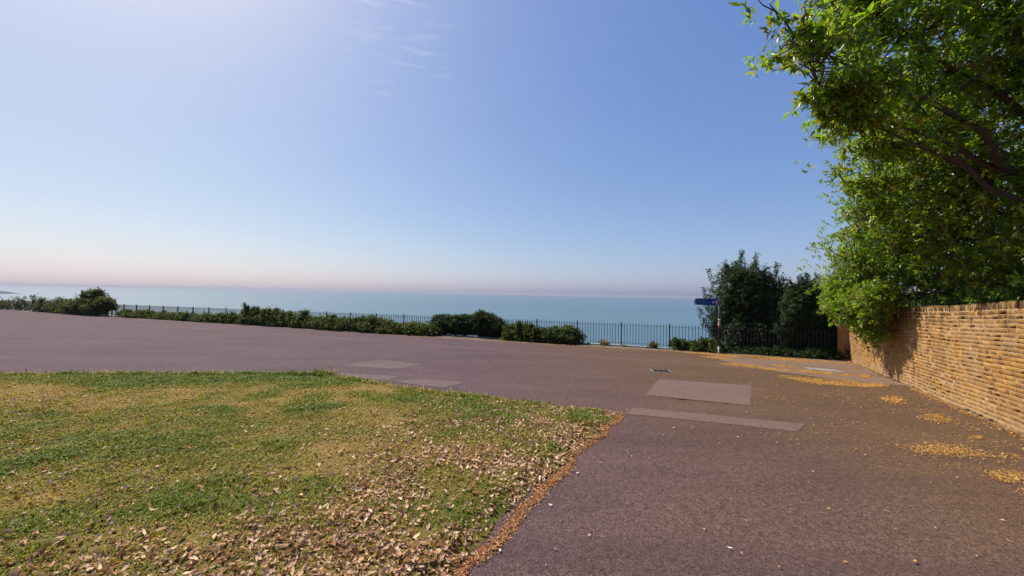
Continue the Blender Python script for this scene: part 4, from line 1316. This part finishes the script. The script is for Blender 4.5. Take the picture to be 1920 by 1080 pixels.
def dark_trees():
    z = -2.2
    sp = sprigs([(10.25, 19.0, 1.7, 3.2, -.15), (10.0, 18.9, 1.0, 2.3, -.2), (11.6, 18.8, 3.4, 4.15, .05), (12.2, 18.6, 3.3, 4.0, .1), (9.85, 18.9, .2, 1.2, -.25), (10.9, 18.8, 3.0, 3.65, -.1), (13.0, 18.3, 2.9, 3.5, .15)], 26)
    tree('evergreen_shrub_tree', 'dark rounded evergreen tree behind the railing next to the signpost', (11.7, 18.9, z),
         [(11.6, 18.5, 2.1, 1.35, 1.1, 1.5), (11.0, 18.8, 1.2, 1.0, 1.0, 1.5), (12.5, 18.4, 1.6, 1.1, 1.0, 1.6), (11.6, 18.6, .1, 1.5, .9, 1.1), (10.5, 18.75, .2, .65, .6, 1.0), (12.9, 18.1, .2, 1.0, .9, 1.2), (12.9, 18.2, 1.9, .95, .8, 1.0), (12.7, 17.9, 1.0, .8, .8, 1.2), (13.6, 17.3, .9, .8, .7, 1.1), (11.3, 18.7, 2.85, .8, .7, .7), (12.3, 18.5, 2.65, .75, .7, .7)],
         8500, .120, np.concatenate([DARK*1.9, DARK*1.4, IVY[:1]*.8]), 7, 'trees beyond the railing', .14, .75, .26, sp, seed=11)
    sp = sprigs([(13.2, 16.7, 2.2, 2.95, .1), (13.5, 16.6, 2.0, 2.85, .3), (12.7, 16.75, 2.0, 2.7, -.15), (13.0, 16.7, 2.0, 2.8, 0)], 34)
    tree('evergreen_shrub_tree', 'smaller dark tree with forked shoots right of the rounded tree', (13.1, 17.1, z+.7),
         [(12.9, 16.75, 1.7, .58, .6, .85), (13.3, 16.65, .75, .75, .65, 1.0), (13.35, 16.6, 2.05, .40, .45, .65), (12.6, 16.65, 1.1, .6, .6, .8), (12.9, 16.8, .1, .9, .5, .8)],
         4600, .105, DARK*1.5, 7, 'trees beyond the railing', .10, .8, .34, sp, seed=13)
    tree('broadleaf_shrub', 'bushy mid-green shrub behind the end of the wall', (15.2, 17.2, z+.4),
         [(14.4, 17.0, 1.55, .75, .8, 1.0), (15.2, 16.8, 2.0, 1.1, 1.0, 1.1), (14.2, 16.9, .3, .8, .7, 1.1), (15.6, 16.5, .7, 1.2, 1.0, 1.2)],
         5200, .115, np.array([(.035, .095, .018), (.045, .115, .022), (.028, .075, .018)]), 7, 'trees beyond the railing', .10, .7, .28, seed=17)
    tree('garden_tree', 'dense dark tree standing in the garden behind the wall', (17.2, 12.5, gz(17.2, 12.5)-.2),
         [(16.2, 13.2, 2.6, 2.0, 1.8, 1.8), (15.0, 12.0, 1.6, 1.3, 1.5, 1.5), (17.5, 11.5, 3.8, 2.2, 2.2, 2.0), (15.5, 14.5, 1.4, 1.5, 1.3, 1.3), (14.2, 10.5, 1.6, 1.5, 1.6, 1.6), (16, 9, 3, 2.4, 2.4, 2.2), (14.0, 8.0, 1.4, 1.6, 1.6, 1.8), (12.2, 5.6, 1.6, 1.3, 1.5, 1.8), (14.6, 6.6, 3.4, 2, 2, 2)],
         6500, .13, np.concatenate([DARK, IVY[:2]]), 7, None, .26, .8, .25, seed=19)
    hedge_l = [(10.9+i*.62, 17.75-i*.25, -.35+.25*math.sin(i*1.9), .62, .55, .95+.2*math.sin(i*2.7+1), FA) for i in range(7)]
    bush('hedge', 'dark shaded hedge pressed against the back of the railing by the wall', hedge_l, 6200, .10, DARK, 'hedge', None, 6, .8, 3, .3, mat='leaf_far', seed=23)
dark_trees()

# ------------------------------------------------------------------ sea haze
def haze():
    m = bpy.data.materials.new('sea_haze'); m.use_nodes = True
    nt = m.node_tree
    for n in list(nt.nodes): nt.nodes.remove(n)
    o = nt.nodes.new('ShaderNodeOutputMaterial'); v = nt.nodes.new('ShaderNodeVolumePrincipled')
    v.inputs['Color'].default_value = (.50, .53, .64, 1)
    v.inputs['Density'].default_value = HAZE
    v.inputs['Anisotropy'].default_value = .15
    nt.links.new(v.outputs[0], o.inputs['Volume'])
    b = MB(); b.box(-61000, 61000, -700, 61000, -60, 14)
    ob = b.obj('haze', m); tag(ob, 'thin pale sea haze hanging over the water', 'haze', kind='stuff')
HAZE = 1.3e-4
haze()
